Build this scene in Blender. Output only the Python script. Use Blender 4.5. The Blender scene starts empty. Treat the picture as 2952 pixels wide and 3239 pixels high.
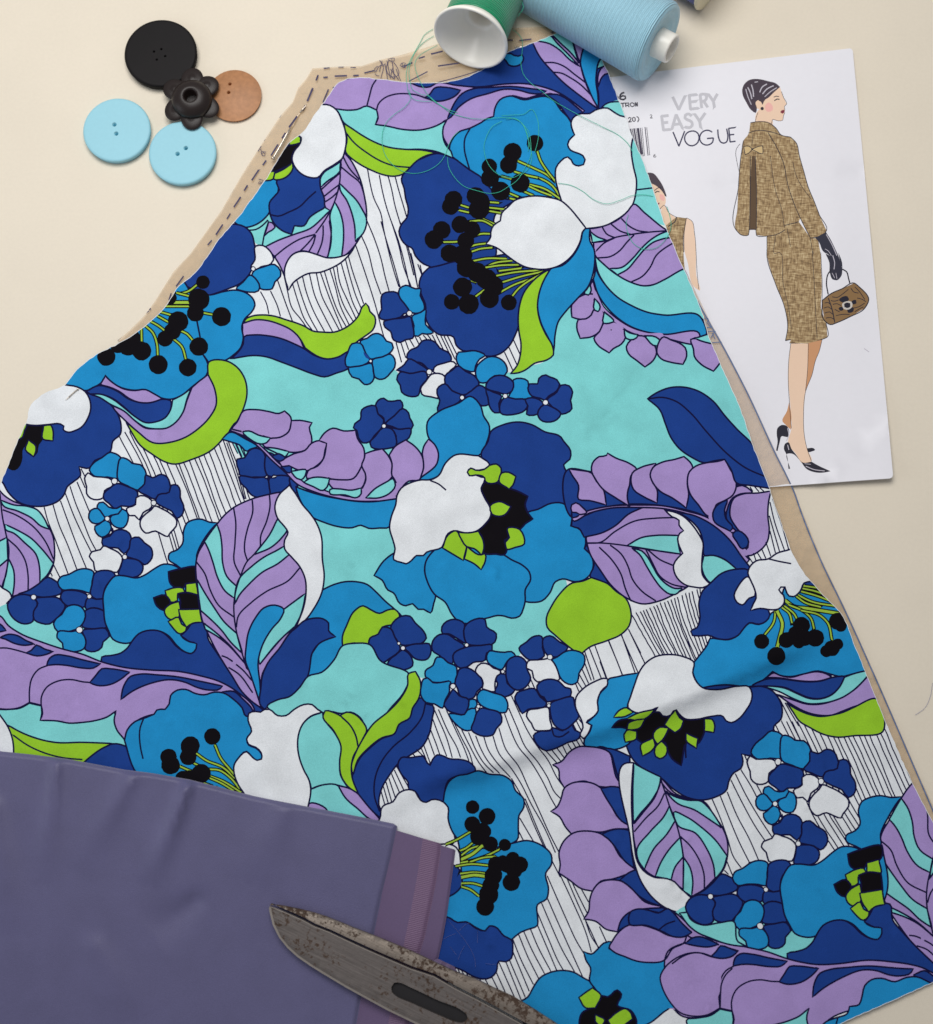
import bpy, math, random
import numpy as np
from mathutils import Vector, Matrix
from mathutils.geometry import delaunay_2d_cdt

scene = bpy.context.scene
COL = scene.collection
# ------------------------------------------------------------------ camera
PW, PH = 2952.0, 3239.0                    # the tracing grid the outlines are written in
TILT = math.radians(9.0)
DIST = 0.640                               # metres from the lens to the middle of the table view
HALF = math.radians(21.5)
FPX = PH / 2 / math.tan(HALF)
cam_d = bpy.data.cameras.new('camera')
cam = bpy.data.objects.new('camera', cam_d)
COL.objects.link(cam)
CAMP = np.array([0.0, -DIST * math.sin(TILT), DIST * math.cos(TILT)])
cam.location = CAMP
cam.rotation_euler = (TILT, 0, 0)
cam_d.sensor_width = 36.0
cam_d.lens = 18.0 / math.tan(HALF)
cam_d.clip_start = 0.01
cam_d.clip_end = 50
cam_d.dof.use_dof = True
cam_d.dof.focus_distance = DIST
cam_d.dof.aperture_fstop = 7.0
scene.camera = cam
scene.render.resolution_x = 933
scene.render.resolution_y = 1024
# ------------------------------------------------------------------ light
W = bpy.data.worlds.new('World'); scene.world = W; W.use_nodes = True
W.node_tree.nodes['Background'].inputs[0].default_value = (0.90, 0.93, 1.0, 1)
W.node_tree.nodes['Background'].inputs[1].default_value = 0.32
def area(name, loc, target, size, power, color):
    l = bpy.data.lights.new(name, 'AREA'); l.shape = 'RECTANGLE'; l.size, l.size_y = size
    l.energy = power; l.color = color
    o = bpy.data.objects.new(name, l); COL.objects.link(o); o.location = loc
    d = Vector(target) - Vector(loc); o.rotation_euler = d.to_track_quat('-Z', 'Y').to_euler()
    return o
area('window_light', (-0.12, 0.42, 0.80), (0.0, 0.05, 0), (0.6, 0.5), 7.3, (1.0, 0.985, 0.96))
area('side_window_light', (-0.95, -0.10, 0.40), (-0.1, -0.1, 0), (0.5, 0.5), 1.7, (0.84, 0.91, 1.0))
scene.view_settings.view_transform = 'Standard'
scene.view_settings.look = 'None'
scene.view_settings.exposure = -0.22
scene.view_settings.gamma = 1.0
scene.cycles.use_denoising = True

# ------------------------------------------------------------------ geometry of the view
Rr = np.array([1.0, 0, 0])
Uu = np.array([0, math.cos(TILT), math.sin(TILT)])
Bb = np.array([0, -math.sin(TILT), math.cos(TILT)])
def place(px, py, z):
    """table position (metres) of a traced point lying at height z"""
    px = np.asarray(px, float); py = np.asarray(py, float); z = np.asarray(z, float)
    d = ((px - PW / 2) / FPX)[..., None] * Rr + (-(py - PH / 2) / FPX)[..., None] * Uu - Bb
    t = (z - CAMP[2]) / d[..., 2]
    return CAMP + d * t[..., None]
MM = 0.001

# ------------------------------------------------------------------ tracing data
S0 = 800 / 1837.
TILES = dict(A=(900,0,S0),B=(1300,500,S0),C=(600,700,S0),D=(200,0,S0),E=(0,860,S0),F=(1600,0,S0),H=(600,1300,S0),I=(0,1560,S0),
             K=(1200,1300,S0),M=(1800,1000,S0),Q=(600,2000,S0),R=(1200,1900,S0),U=(1900,1600,S0),X=(1300,2439,S0),Y=(2000,2300,S0),
             Z=(2152,2439,S0),J=(0,2100,S0),V=(2200,200,650/1837.),W=(2200,800,800/2016.),G=(700,2639,600/1837.),L=(1300,2700,540/1837.),a=(0,0,1.0))
PRINT = r'''
FA @C 140,1020 300,1000 460,975 560,985 780,1065 980,1130 1140,1060 1500,1085 @B 0,1740 205,1760 500,1700 715,1600 730,1570 1000,1450 1030,1390 1050,1250 1120,1110 1200,1030 1340,960 2000,1000 2500,2300 1400,2300 1000,1900 600,1900 200,2500 -700,2600 -1400,1800 -1400,1480
PN @A 870,540 1500,300 2437,200 2440,745 2300,790 2200,830 2090,820 1900,720 1700,640 1300,700 1050,720 900,610
FA @F 690,790 760,742 900,720 1300,1640 1160,1640 925,1480 880,1000
SN @F 690,790 720,760 760,742 820,738 850,730
FA @B -40,1735 100,1700 1300,1650 1500,2200 -100,2300
FA @K 740,-60 1500,-300 1800,300 1500,700 1300,600 1000,400
FA @R 300,200 500,-300 1300,-300 1300,260 1060,330 1000,420 800,440 560,440 300,560
S1 @A 605,1235 620,1320 650,1440 700,1550 720,1660 760,1837 790,1950 830,2080
S1 @A 690,1275 710,1380 740,1500 790,1650 830,1780 870,1950 920,2080
S1 @A 755,1285 780,1380 800,1480 840,1620 890,1800 940,2000
S1 @A 805,1285 830,1380 860,1480 895,1600
S1 @C 1205,170 1240,270 1300,450 1350,610 1400,800 1420,870
S1 @C 1250,110 1290,200 1340,390 1390,530
S1 @C 1290,0 1340,120 1390,270 1420,400 1450,510
S1 @C 1390,0 1430,140 1480,300 1530,480
S1 @C 1465,0 1520,150 1560,300 1600,480
S1 @C 1525,0 1550,40
S1 @C 1580,160 1620,310 1655,470
S1 @C 1675,320 1690,390
S1 @C 1150,240 1180,350 1220,470 1265,600
S1 @C 1130,265 1170,420 1215,560 1250,640
S1 @C 1100,300 1140,440 1190,600 1235,690
S1 @C 1070,320 1090,440 1150,580 1215,720
S1 @C 1045,340 1075,480 1120,610 1190,730
S1 @C 1020,350 1060,480 1090,600 1160,755
S1 @C 980,365 1020,500 1080,660 1140,770
S1 @C 950,370 1010,540 1070,690 1110,785
S1 @C 920,375 960,540 1030,680 1090,795
S1 @C 870,380 910,540 980,690 1040,805
S1 @C 820,400 850,520 900,650 980,800
S1 @C 780,430 820,560 870,690 930,800
S1 @C 750,460 790,590 840,720 890,790
S1 @C 690,410 710,500 750,640 800,700 850,770
S1 @C 640,430 700,600 745,720
S1 @C 590,510 640,620 660,690
S1 @C 515,510 560,600 575,670
S1 @C 1500,880 1540,1025
S1 @C 1535,880 1570,990
S1 @C 1565,860 1590,930
S1 @C 1600,860 1630,910
S1 @C 1640,840 1665,890
S1 @C 1670,840 1690,880
S1 @C 1700,830 1730,865
S1 @C 1725,820 1755,860
S1 @B 155,1285 215,1400
S1 @B 185,1285 245,1410
S1 @B 215,1285 290,1440
S1 @B 240,1290 320,1460
S1 @B 268,1295 335,1430
S1 @B 680,1410 740,1540
S1 @B 710,1370 770,1500
S1 @B 745,1320 795,1430
S1 @B 0,690 25,800 50,940
S1 @B 50,770 80,850
PL @A 270,755! 380,600 520,560 700,570 890,592 1000,632 1060,630 1100,605 1250,620 1400,632 1607,610 1750,608 1890,635 1990,672 2080,728 2180,805! 2160,822! 2060,760 1990,700 1930,680 1880,690 1830,695 1760,715 1640,700 1600,800 1500,900 1350,950 1260,1000 1205,1085! 1150,980 1155,910 1180,865! 1100,920 980,945 860,940 740,915 660,905! 680,860 670,800! 600,770! 530,795 450,800 370,790
S2 @A 670,575 640,620 620,690 600,765
S2 @A 670,800 680,760 730,710 800,685 880,680 960,690 1020,710
PN @A 1015,710! 1050,690 1090,640 1180,635 1280,655! 1250,690 1180,725 1100,735 1050,720
PN @A 1180,870! 1210,800 1240,740 1290,680 1370,645 1500,635 1650,628 1800,645 1905,660! 1880,675 1800,680 1700,655 1600,648 1480,680 1350,720 1260,785 1210,850
PN @F 300,690! 370,685 430,710 500,765 560,815! 500,850 480,890! 430,820 380,750
PN @A 1100,1115 1000,1150 920,1190 880,1240 850,1300 870,1370 880,1440 900,1520 890,1580 850,1630 832,1680 850,1740 900,1790 @C 1610,190 1640,250 1700,310 1750,330! @B 130,797 210,780 300,755 600,740 620,400 760,290 650,250 500,130! @A 1340,1230 1230,1150
PN @B 130,797! 80,850 60,920 75,990 105,1060 110,1170 150,1240 200,1280 310,1300 330,1360 380,1400 460,1400 530,1435 580,1440 650,1420 710,1370 760,1280 790,1200 900,900 980,800 700,700 500,740 300,755 210,780
PB @A 1222,1140! 1198,1080 1215,1020 1265,960 1350,930 1430,890! 1460,868 1520,845! 1528,790 1565,725 1640,697 1740,725 1837,705 @F 290,700 350,730 400,800 450,850 475,890 520,1000 600,1150 500,1400 405,1455 @B 1000,290 760,290 700,300 600,240 500,130! @A 1345,1232
S2 @A 1350,930 1310,1010 1308,1090 1330,1180 1345,1230
V @F 90,1170 200,1220 300,1270 360,1320
V @F 230,1100 250,1160 300,1240 355,1310
V @F 175,1280 260,1300 340,1350 390,1420
V @F 60,1245 140,1270 230,1290
V @F 175,1340 280,1370 390,1440
V @F 175,1355 250,1390 330,1420
V @F 110,1380 200,1420
V @F 30,1440 70,1450
V @F -30,1280 40,1300 90,1320
V @F 20,1400 90,1430
V @B 360,340 420,360
V @B 355,380 420,395
V @B 570,320 640,325
V @B 570,360 680,372
V @B 575,385 660,400
V @B 520,440 620,485
V @B 430,460 520,455 600,495
V @B 240,610 350,605 450,570 510,550 575,550
V @B 400,655 470,630 550,620
V @B 440,680 500,660 590,650
V @B 440,750 540,730 690,730
V @B 540,795 600,765 730,745
V @B 540,795 640,780 780,775
V @B 620,855 750,830 930,815 1010,808
V @B 670,900 800,860 970,822
V @B 630,985 750,920 900,865 980,825
V @B 735,1005 780,950 830,910 960,835
V @B 440,890 470,900
V @B 470,1005 530,960
V @B 640,820 800,800
DK58 @B 570,62
DK65 @B 575,145
DK64 @B 710,50
DK70 @B 795,180
DK70 @B 652,240
DK65 @B 470,275
DK70 @B 505,320
DK75 @B 495,370
DK65 @B 310,302
DK63 @B 288,350
DK65 @B 224,522
DK68 @B 168,592
DK63 @B 357,482
DK60 @B 445,518
DK62 @B 400,600
DK65 @B 280,692
DK72 @B 375,705
DK72 @B 405,795
DK72 @B 480,830
DK75 @B 550,880
DK72 @B 600,930
DK70 @B 570,1020
DK70 @B 375,938
DK58 @B 297,1045
DK74 @B 420,1060
DK58 @B 712,1050
DK68 @F 50,1105
DK61 @F 213,1040
PW @F 405,1458! 380,1380 360,1270 365,1220 400,1170 450,1140 475,1160 490,1190 530,1205 565,1195 577,1160 560,1130 510,1108 470,1090 450,1050 460,1020 500,980! 480,930 475,890 490,855 550,825 610,825 650,800 680,790 740,785 780,810 830,840 880,852 950,930 925,1000 913,1060 915,1130 930,1220 950,1310 945,1400 920,1490 870,1550 800,1600 720,1640 640,1655 580,1660! 500,1560
S2 @F 955,1378 1080,1363
PL @F 195,310! 240,400 340,520 420,600 520,680 600,740 672,792! 675,700 660,600 660,520 690,430 640,260 520,150 300,200
PA @F 220,296! 320,255 370,310 450,390 538,484! 460,430 400,370 320,318
PA @F 335,250! 400,225 440,270 487,300! 510,390 532,455! 470,380 400,315
S2 @F 485,205 490,300 515,390 540,460 560,540 600,650 670,785
S2 @F 525,215 495,275
PB @F 620,270 570,340 550,400 543,455 560,530 600,640 640,730 676,790! 668,680 656,600 660,520 675,450 700,410 660,300
PA @F 664,500! 672,460 695,425 730,440 735,470 690,490
PL @F 668,585! 675,530 690,500 740,470 770,525 720,540 690,575 672,630
S2 @F 285,455 350,455 420,480 500,540 580,600
S2 @F 345,525 400,530 470,565 550,620 615,685
PB @F -30,405 40,390 60,402 90,408 120,398 130,420 110,465 60,482 20,470 0,440
PA @B 1335,705! 1400,770 1500,850 1600,903 1690,928 1760,920 1837,870 2080,740 2200,1150 1837,1140 1720,1120 1600,1070 1500,1010 1420,930 1360,830
PL @B 1300,515! 1390,497 1500,450 1580,380 1615,335 1700,400 1837,510 2100,640 2200,800 2000,800 1837,885 1760,920 1690,928 1600,903 1500,850 1400,770 1335,700 1325,600
PA @B 1305,538! 1360,575 1430,597! 1318,614!
PA @B 1440,802! 1530,795 1610,730 1680,650 1740,595 1837,540 1990,520 1960,560 1837,585 1760,612 1700,660 1640,730 1570,810 1500,848!
S2 @B 1318,614 1420,600 1480,578 1600,555 1740,537 1900,526
S2 @B 1350,670 1400,620 1480,580
S2 @B 1360,725 1450,715 1520,670 1570,610 1620,560
S2 @B 1390,500 1420,550 1480,578
S2 @B 1455,480 1520,530 1600,555
S2 @B 1530,440 1580,490 1660,530 1720,537
S2 @B 1600,900 1680,860 1740,790 1780,710 1850,650 1900,620
PB @B 1335,770! 1360,840 1420,930 1500,1010 1600,1070 1720,1120 1837,1140 2100,1150 2150,1270 1837,1280 1720,1265 1600,1225 1500,1160 1420,1080 1360,990 1325,880! 1340,820
PL @B 1320,880! 1350,980 1400,1080 1500,1170 1600,1230 1720,1265 1837,1280 2100,1290 2100,1320 1837,1310 1700,1300 1560,1250 1480,1200 1400,1130 1330,1050 1290,990
PL @B 1290,985 1240,1000 1170,1060 1165,1110 1170,1155! 1210,1168 1270,1168 1310,1140 1335,1090 1335,1030 1340,1000
PL @B 1335,1090 1310,1140 1270,1168 1215,1175 1205,1230 1230,1310! 1320,1295 1370,1260 1395,1200 1405,1140 1370,1080
PL @B 1410,1190 1370,1260 1330,1310 1350,1350 1440,1415! 1470,1385 1530,1350 1560,1300 1555,1240 1480,1190
PL @B 1650,1290 1600,1320 1565,1370 1580,1420 1640,1470 1700,1517! 1760,1470 1785,1410 1770,1360 1710,1300
FL @B 1330,960 1400,1085 1500,1175 1600,1235 1720,1272 1837,1288 1837,1304 1700,1290 1560,1240 1480,1190 1400,1120 1320,1020
PA @B 1300,915! 1310,960 1290,995 1255,985 1280,950
PA @B 1335,1018! 1375,1080 1360,1115 1335,1105
PA @B 1405,1115! 1472,1190 1440,1200 1400,1200
PA @B 1548,1245! 1590,1270 1650,1282! 1640,1305 1590,1320 1565,1310
PA @B 1695,1290! 1780,1300 1812,1330 1790,1365 1760,1360 1720,1320
DK5 @B 1455,1248
PB @B 1268,512! 1300,512! 1300,600 1330,660 1335,760 1320,850 1290,930 1210,1020 1120,1120 1070,1190 1050,1270 1040,1395! 1000,1310 950,1210 920,1080 930,980 970,880 1015,805 1100,780 1160,730 1210,660 1240,580 1250,530
PG @B 1015,803! 960,900 930,990 920,1080 940,1190 980,1280 1030,1370 1035,1430 990,1465 900,1490 830,1540 780,1560 722,1566! 770,1510 795,1430 800,1350 785,1260 780,1160 790,1070 820,980 880,900 950,840
PW @B 545,625! 580,570 580,540 600,490 650,455! 660,400 710,350 750,310 800,290 900,275 1000,285 1090,310 1160,370 1210,430 1270,507! 1245,540 1235,590 1210,650 1150,730 1080,780 1000,805 900,805 830,790 770,760 700,710 620,650
PA @A 375,790! 450,800 530,795 600,770 640,785 670,800! 680,850 660,905! 740,915 860,940 980,945 1100,915 1182,870! 1155,920 1150,970 1170,1050 1210,1100 1225,1150! 1180,1130 1100,1100 1000,1085 880,1085 760,1070 650,1030 560,980 470,920 430,890 400,830
PG @A 430,895! 470,920 560,980 650,1030 760,1070 880,1085 1000,1090 1110,1112! 1030,1130 960,1170 900,1230 860,1265 800,1280 720,1270 640,1240 560,1200 500,1160 445,1105 455,1010 440,940
S2 @A 445,960 500,1030 600,1110 700,1170 800,1205 900,1215
FA @A 150,1480 345,1480 345,1640 100,1740 -60,1740
FA @C 330,40 450,20 600,-100 800,-60 1000,0 900,60 760,95 640,140 540,180 480,160 460,100
PL @C 575,5! 600,10 620,45 570,80 543,105!
S2 @C 430,65 480,60 530,30 570,-10
S2 @C 530,170 540,110 575,0
PB @D 1240,1610! 1300,1650 1380,1640 1470,1580 1500,1540 1510,1470 1560,1400 1550,1310 1460,1300 1200,1500
PN @D 1560,1290 1700,1200 1837,1250 1900,1400 1905,1500 1837,1545 1790,1580 1750,1640 1680,1640! 1660,1702! 1600,1680 1530,1620 1500,1540 1500,1470 1540,1420 1570,1380 1550,1330
S2 @D 1510,1560 1560,1570 1640,1540 1720,1500 1780,1440 1837,1390
PK @D 1505,1245! 1560,1160 1620,1060 1700,1040 1720,1000 1740,1060 1700,1150 1670,1190 1600,1220 1540,1245
PG @D 1630,1057! 1690,980 1725,1000 1725,1035 1690,1048
PG @D 1530,1302 1535,1260! 1600,1230 1665,1183! 1670,1220 1640,1270 1570,1305
PG @D 1460,1315! 1500,1245 1537,1245! 1525,1300
PL @A 430,1105! 480,1160 520,1230 550,1300 580,1420 597,1540 585,1650 540,1740 480,1820 @C 1100,265 1000,265 900,235 820,215 750,240 710,290 690,350 690,400! 660,330 610,250 550,185! 640,140 760,95 880,50 @A 270,1590 330,1528! 300,1510 290,1440 260,1350 265,1280 300,1240 410,1165
PA @A 400,1330! 460,1390 520,1450 570,1530 595,1580 575,1690 515,1752! 510,1640 490,1550 450,1450 405,1380
PA @A 365,1465! 400,1530 425,1620 430,1720 415,1872! 315,1872! 335,1760 340,1650 330,1570
PA @A 412,1172! 405,1240 380,1270 320,1310 265,1358! 260,1300 290,1250 350,1212
S2 @A 430,1110 405,1200 405,1290 385,1400 350,1500 300,1590 230,1690
S2 @A 425,1135 470,1220 540,1300
S2 @A 415,1215 480,1270 550,1330 575,1400
S2 @A 265,1380 330,1320 400,1260
S2 @A 400,1340 340,1385 290,1425
S2 @A 390,1390 350,1430 298,1465
S2 @C 625,250 700,190 800,130 910,95
S2 @C 800,220 860,160 910,100
S2 @C 870,215 900,160 915,100
S2 @C 930,235 960,160 970,100 970,35
S2 @C 1000,262 1020,200 1030,110 1015,0
PW @C 720,500! 690,400 690,350 710,290 750,240 800,220 850,220 920,240 1000,265 1080,260 1150,235 1207,168! 1170,230 1100,300 1030,340 950,370 860,380 800,410 750,450
PW @A 250,760 330,765 380,800 415,870 440,940 450,1010 440,1090 420,1150 370,1190 290,1240 240,1290 190,1290 120,1260 75,1210 55,1150 70,1100 115,1040 122,1000 100,980 0,960 100,800
PN @C 320,20 400,40 450,90 470,160 480,240 460,330 430,390 370,450 280,490 200,520 150,535 60,530 -100,520 -200,400 100,100
PW @C 480,180 530,175 570,200 600,240 610,280 590,310 520,330 460,360 445,340 475,280
PB @C 460,370 540,330 620,315 660,360 660,400 620,440 600,490 560,497 515,490 490,440 450,395
PB @C 440,390 490,430 510,480 500,505 440,515 380,505 340,490 390,440
DW16 @C 462,345
PG @C 400,720 450,690 530,680 620,690 700,715 780,740 840,765 890,795 970,805 1050,805 1120,780 1190,730 1230,680 1255,620 1280,595 1300,620 1310,655 1345,690 1350,740 1330,790 1280,830 1210,880 1150,950 1080,985 1000,1000 940,985 880,950 840,920! 800,850 740,790 660,750 560,720 480,715 400,735
PL @C 385,742! 480,715 560,720 660,750 740,790 800,850 832,927! 760,890 660,850 560,830 470,825 395,840
PN @C 395,840 470,825 560,830 660,850 760,890 840,930 900,970 1000,1000 1080,985 1160,945 1160,1060 1060,1105 980,1130 900,1110 780,1065 660,1020 560,985 460,975 380,985 300,1000! 360,940 390,890
PB @C 1315,1000 1270,960 1240,900 1240,870 1290,850 1330,820 1370,815 1410,840 1430,870 1470,885 1480,920 1450,960 1400,985 1330,1000
PB @C 1330,1005 1400,985 1460,965 1490,1000 1490,1060 1460,1100 1420,1140 1380,1148 1345,1130 1335,1080
PB @C 1325,1035 1335,1090 1340,1140 1310,1180 1270,1185 1230,1145 1180,1130 1160,1100 1155,1060 1240,1050
PB @C 1310,1010 1280,960 1240,885 1180,890 1150,950 1130,1010 1140,1055 1200,1055 1260,1045
FN @C 1262,950 1300,980 1312,1008 1280,990
DW12 @C 1315,1015
PN @C 1420,1470 1410,1430 1360,1390 1350,1340 1370,1300 1410,1285 1440,1305 1490,1305 1530,1300 1550,1340 1540,1370 1490,1410 1430,1460
PN @C 1425,1475 1490,1410 1550,1360 1590,1390 1600,1430 1625,1480 1610,1510 1550,1520 1470,1490
PN @C 1430,1490 1520,1510 1610,1510 1595,1570 1560,1600 1500,1630 1500,1560 1470,1510
PN @C 1405,1500 1470,1510 1500,1570 1500,1630 1440,1650 1370,1655 1320,1640 1310,1610 1350,1560
PN @C 1400,1490 1340,1560 1310,1600 1260,1610 1225,1570 1215,1520 1190,1500 1200,1470 1240,1440 1250,1370 1290,1345 1350,1340 1370,1400 1410,1440
DW16 @C 1412,1487
PB @C 1595,655 1560,600 1520,540 1525,490 1570,465 1640,490 1680,490 1675,540 1700,590 1705,640 1670,665
PB @C 1615,690 1680,660 1710,640 1715,750 1770,810 1720,820 1690,815 1660,835 1625,830 1630,760
PN @C 1600,665 1570,610 1530,560 1510,520 1450,512 1400,530 1390,580 1395,640 1375,690 1390,710 1450,715 1520,700
PN @C 1560,700 1600,690 1620,750 1620,850 1570,860 1530,880 1480,860 1460,800 1420,770 1410,730 1450,715
DW20 @C 1597,668
PW @C 1535,688! 1570,668 1578,685
PN @B 140,1540 80,1490 -10,1470 -30,1450 -10,1400 50,1370 80,1330 130,1320 180,1340 210,1380 280,1420 295,1460 270,1500 200,1530
PN @C 1730,1090 1660,1030 1590,1000 1560,1040 1505,1080! 1520,1085 1600,1105 1700,1100
PN @C 1720,1100 1600,1105 1530,1095 1505,1150 1530,1190 1540,1240 1590,1270 1660,1265 1680,1200 1730,1130
PB @B 345,1410! 400,1405 470,1400 540,1435 500,1460 470,1510 460,1550 410,1545 350,1510 330,1440
PB @B 560,1445 620,1445 690,1500 700,1550 660,1590 610,1580 550,1630 500,1630 470,1570 475,1520 520,1470
PB @B 745,1610 800,1600 850,1620 855,1660 880,1740 830,1750 760,1750 710,1735 740,1680
PW @B 160,1550 170,1520 240,1490 310,1480 330,1500 290,1540 250,1580 190,1570
PW @B 150,1570 245,1585 250,1630 200,1680 190,1700 205,1750! 150,1735 80,1715 70,1680 110,1620
DW20 @B 133,1553
PN @B 250,1580 300,1540 340,1510 400,1550 460,1580 495,1640 450,1690 380,1720 300,1690 250,1640
PN @B 370,1730 300,1690 250,1640 190,1680 190,1710 210,1760 195,1837 210,1850 300,1800 360,1760
PN @B 385,1735 440,1690 500,1650 540,1670 560,1720 565,1790 520,1800 440,1740
DW17 @B 372,1740
PN @B 545,1670 560,1620 620,1580 700,1590 745,1630 735,1690 690,1715 630,1700 560,1680
PN @B 660,1730 600,1700 545,1680 560,1740 570,1800 610,1850 640,1850 640,1780
PN @B 680,1740 760,1750 830,1755 850,1790 830,1830 760,1860 650,1850 650,1780
DW18 @B 685,1728
PN @B 970,1760 1000,1730 1060,1690 1080,1640 1060,1610 1010,1590 980,1575 930,1600 920,1640 860,1640 850,1670 880,1730 940,1745
PN @B 990,1760 1060,1700 1090,1650 1150,1655 1175,1700 1160,1760 1170,1820 1100,1860 1020,1800
PN @B 960,1780 880,1740 830,1755 850,1800 840,1860 920,1860
PN @B 970,1790 1030,1810 1090,1860 1060,1900 940,1900 920,1860
DW20 @B 978,1775
FA @H 880,750 1500,800 1600,1000 1900,1300 2300,1700 1950,1850 1680,1880 1500,2150 800,2500 700,2300 900,1400
S1 @I 320,95 345,190 400,330 445,450 495,585
S1 @I 385,80 430,230 490,370 560,555
S1 @I 440,55 500,220 560,380 630,550
S1 @I 475,0 540,170 600,300 670,440
S1 @E 510,1560 550,1680 600,1800 660,1950 720,2060
S1 @E 560,1525 600,1620 650,1740 690,1830
S1 @E 580,1480 620,1570
S1 @E 590,1430 635,1520
S1 @I 370,580 380,600
S1 @I 390,520 440,620
H22 @E 855,1160 960,1360 1060,1600 1130,1800 1230,2140 | @E 1780,1200 1860,1420 1960,1700 2030,1850 2080,1950
S1 @H 270,230 330,400 400,640
S1 @H 310,230 350,310
S1 @H 340,240 380,330
S1 @H 365,250 400,330
S1 @H 380,520 410,640
PB @C 150,535 250,510 340,500 420,525 465,570 475,610 450,660 400,710 380,760 390,850 370,920 320,970 270,1005 200,1025 135,1020! 90,960 -200,900 -450,700 -100,450
PB @E 1475,600 1500,640 1515,700 1500,750 1440,800 1390,840 1330,890 1240,925 1170,915 1110,880 1060,855 980,860 880,840 800,790 765,750! 750,790 700,830 630,862 560,850 470,820 300,700 600,450 1000,200 1300,50 1450,450
PN @E 640,880 740,910 810,970 860,1040 880,1110 875,1180 820,1230 805,1300 740,1350 690,1370 650,1425 575,1415! 585,1480 540,1520 490,1560 465,1620 430,1660 370,1690 250,1703 150,1680 60,1600 10,1520 -100,1500 100,1000 300,850
FK @E 195,1112! 325,1112! 322,1205 285,1255 262,1330 240,1335 185,1265 165,1300 165,1350 130,1430 110,1442 30,1400 80,1200
PG @E 318,1118! 370,1113 387,1160 385,1227! 312,1214
PG @E 185,1290 208,1222! 262,1268 262,1300 245,1342!
PG @E 100,1230! 190,1080 198,1110 180,1150 165,1200
PW @E 475,820 560,835 620,870 650,920 660,990 640,1060 590,1130 540,1155 500,1165 460,1145 465,1120 440,1105 360,1108 250,1115 195,1108 100,1050 200,850 350,780
V @E 1300,160 1370,140 1430,95
V @E 1285,152 1370,175
W @E 1255,222 1370,222
V @E 1200,250 1370,250
V @E 1165,290 1240,312
V @E 1145,320 1220,362
V @E 1095,360 1150,390 1195,425
V @E 1055,390 1110,440 1140,520 1147,610
V @E 1028,410 1030,510
V @E 1305,425 1360,450 1395,490
V @E 1258,485 1320,540 1352,640
V @E 1480,298 1545,310
DK50 @E 1475,75
DK78 @E 1445,200
DK62 @E 1420,300
DK70 @E 1610,325
DK75 @E 1295,360
DK62 @E 1255,430
DK58 @E 1200,485
DK68 @E 1445,543
DK65 @E 1365,695
DK70 @E 1150,673
DK70 @E 1030,575
DK65 @E 930,545
DK66 @E 773,617
DK70 @E 950,480
DK60 @E 860,530
DK50 @E 1235,190
PN @E 630,865! 720,825 780,835 860,870 930,920 1000,945 1080,950 1180,925 1240,935 1240,1000 1200,1060 1130,1090 1060,1095 980,1050 900,980 820,920 740,890 650,885
PL @E 765,757! 820,805 900,850 980,862 1060,855 1110,880 1182,922! 1090,950 1000,945 940,920 870,870 790,835 728,820!
PA @E 650,888! 740,890 820,925 900,985 980,1050 1060,1095 1130,1090 1200,1060 1240,1000 1255,930! 1330,890 1392,842! 1360,920 1330,1020 1280,1090 1210,1135 1130,1140 1060,1130 980,1080 900,1010 800,960 720,910
PL @E 810,968! 900,1010 980,1080 1060,1135 1130,1140 1210,1135 1280,1090 1330,1020 1360,930 1395,840! 1440,800 1510,748! 1550,810 1570,970 1520,1060 1440,1140 1350,1200 1250,1235 1110,1240 1000,1160 900,1070 840,1010
PG @E 1515,658 1640,645 1720,690 1780,780 1795,880 1770,990 1720,1090 1640,1190 1530,1300 1400,1360 1250,1395 1200,1380 1100,1320 1020,1260 960,1170 912,1085! 1000,1160 1110,1240 1250,1235 1350,1200 1440,1140 1520,1060 1570,970 1560,850 1512,745!
PL @I -60,-100 30,15 100,60 200,90 280,130 340,220 385,310 397,400 390,510 350,600 280,660 200,710 90,750 -60,760
PA @I 5,50! 100,85 200,95 270,120 320,180 358,262! 300,240 230,180 130,130 20,85
PA @I 35,225! 130,270 230,330 300,400 390,510! 340,600 290,645! 290,560 260,440 180,360 100,290 40,262
PA @I 62,470! 100,560 105,650 92,750! 20,692 45,590
PA @I -30,370 52,320! 58,480! -30,545
S2 @I 0,0 20,180 45,300 65,400 60,500 40,600 20,690
S2 @I 65,340 130,400 180,480 205,600 205,700
S2 @I 20,120 120,160 250,250 330,350 390,480
PW @I -30,640 20,690 70,720 85,760 50,800 45,845 -30,850
[cl
FA @I -40,860 60,800 300,900 500,800 900,1000 1000,1100 900,1200 740,1230 400,1150 60,1000
PB @E 805,1310 840,1320 875,1345 860,1420 850,1500 830,1500 780,1490 720,1495 680,1480 650,1440 690,1380 740,1350
PB @E 880,1350 940,1370 960,1390 1020,1400 1055,1440 1060,1520 1040,1560 1000,1585 930,1555 860,1515 855,1430
PW @E 810,1510 740,1490 680,1485 640,1460 615,1500 630,1560 630,1610 660,1645 710,1655 750,1640 760,1590 820,1550
PN @E 840,1540 930,1560 1000,1600 1000,1640 980,1690 940,1705 880,1700 840,1720 790,1680 755,1650 755,1610 800,1570
DW22 @E 832,1520
PN @E 1060,1475 1110,1495 1170,1470 1215,1490 1235,1540 1240,1600 1180,1625 1130,1650 1060,1620 1005,1590 1050,1540
PN @E 1245,1550 1290,1550 1310,1590 1310,1640 1335,1700 1320,1770 1285,1790 1250,1740 1190,1710 1130,1665 1150,1620 1230,1600
PW @E 1110,1680 1080,1640 1020,1625 990,1640 985,1690 920,1720 940,1770 980,1770 1010,1800 1040,1750 1100,1710
PW @I 1120,95 1180,115 1240,150 1285,200 1280,240 1240,285 1220,315 1180,300 1130,275 1060,290 1020,240 1020,200 1060,150 1100,120
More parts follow.
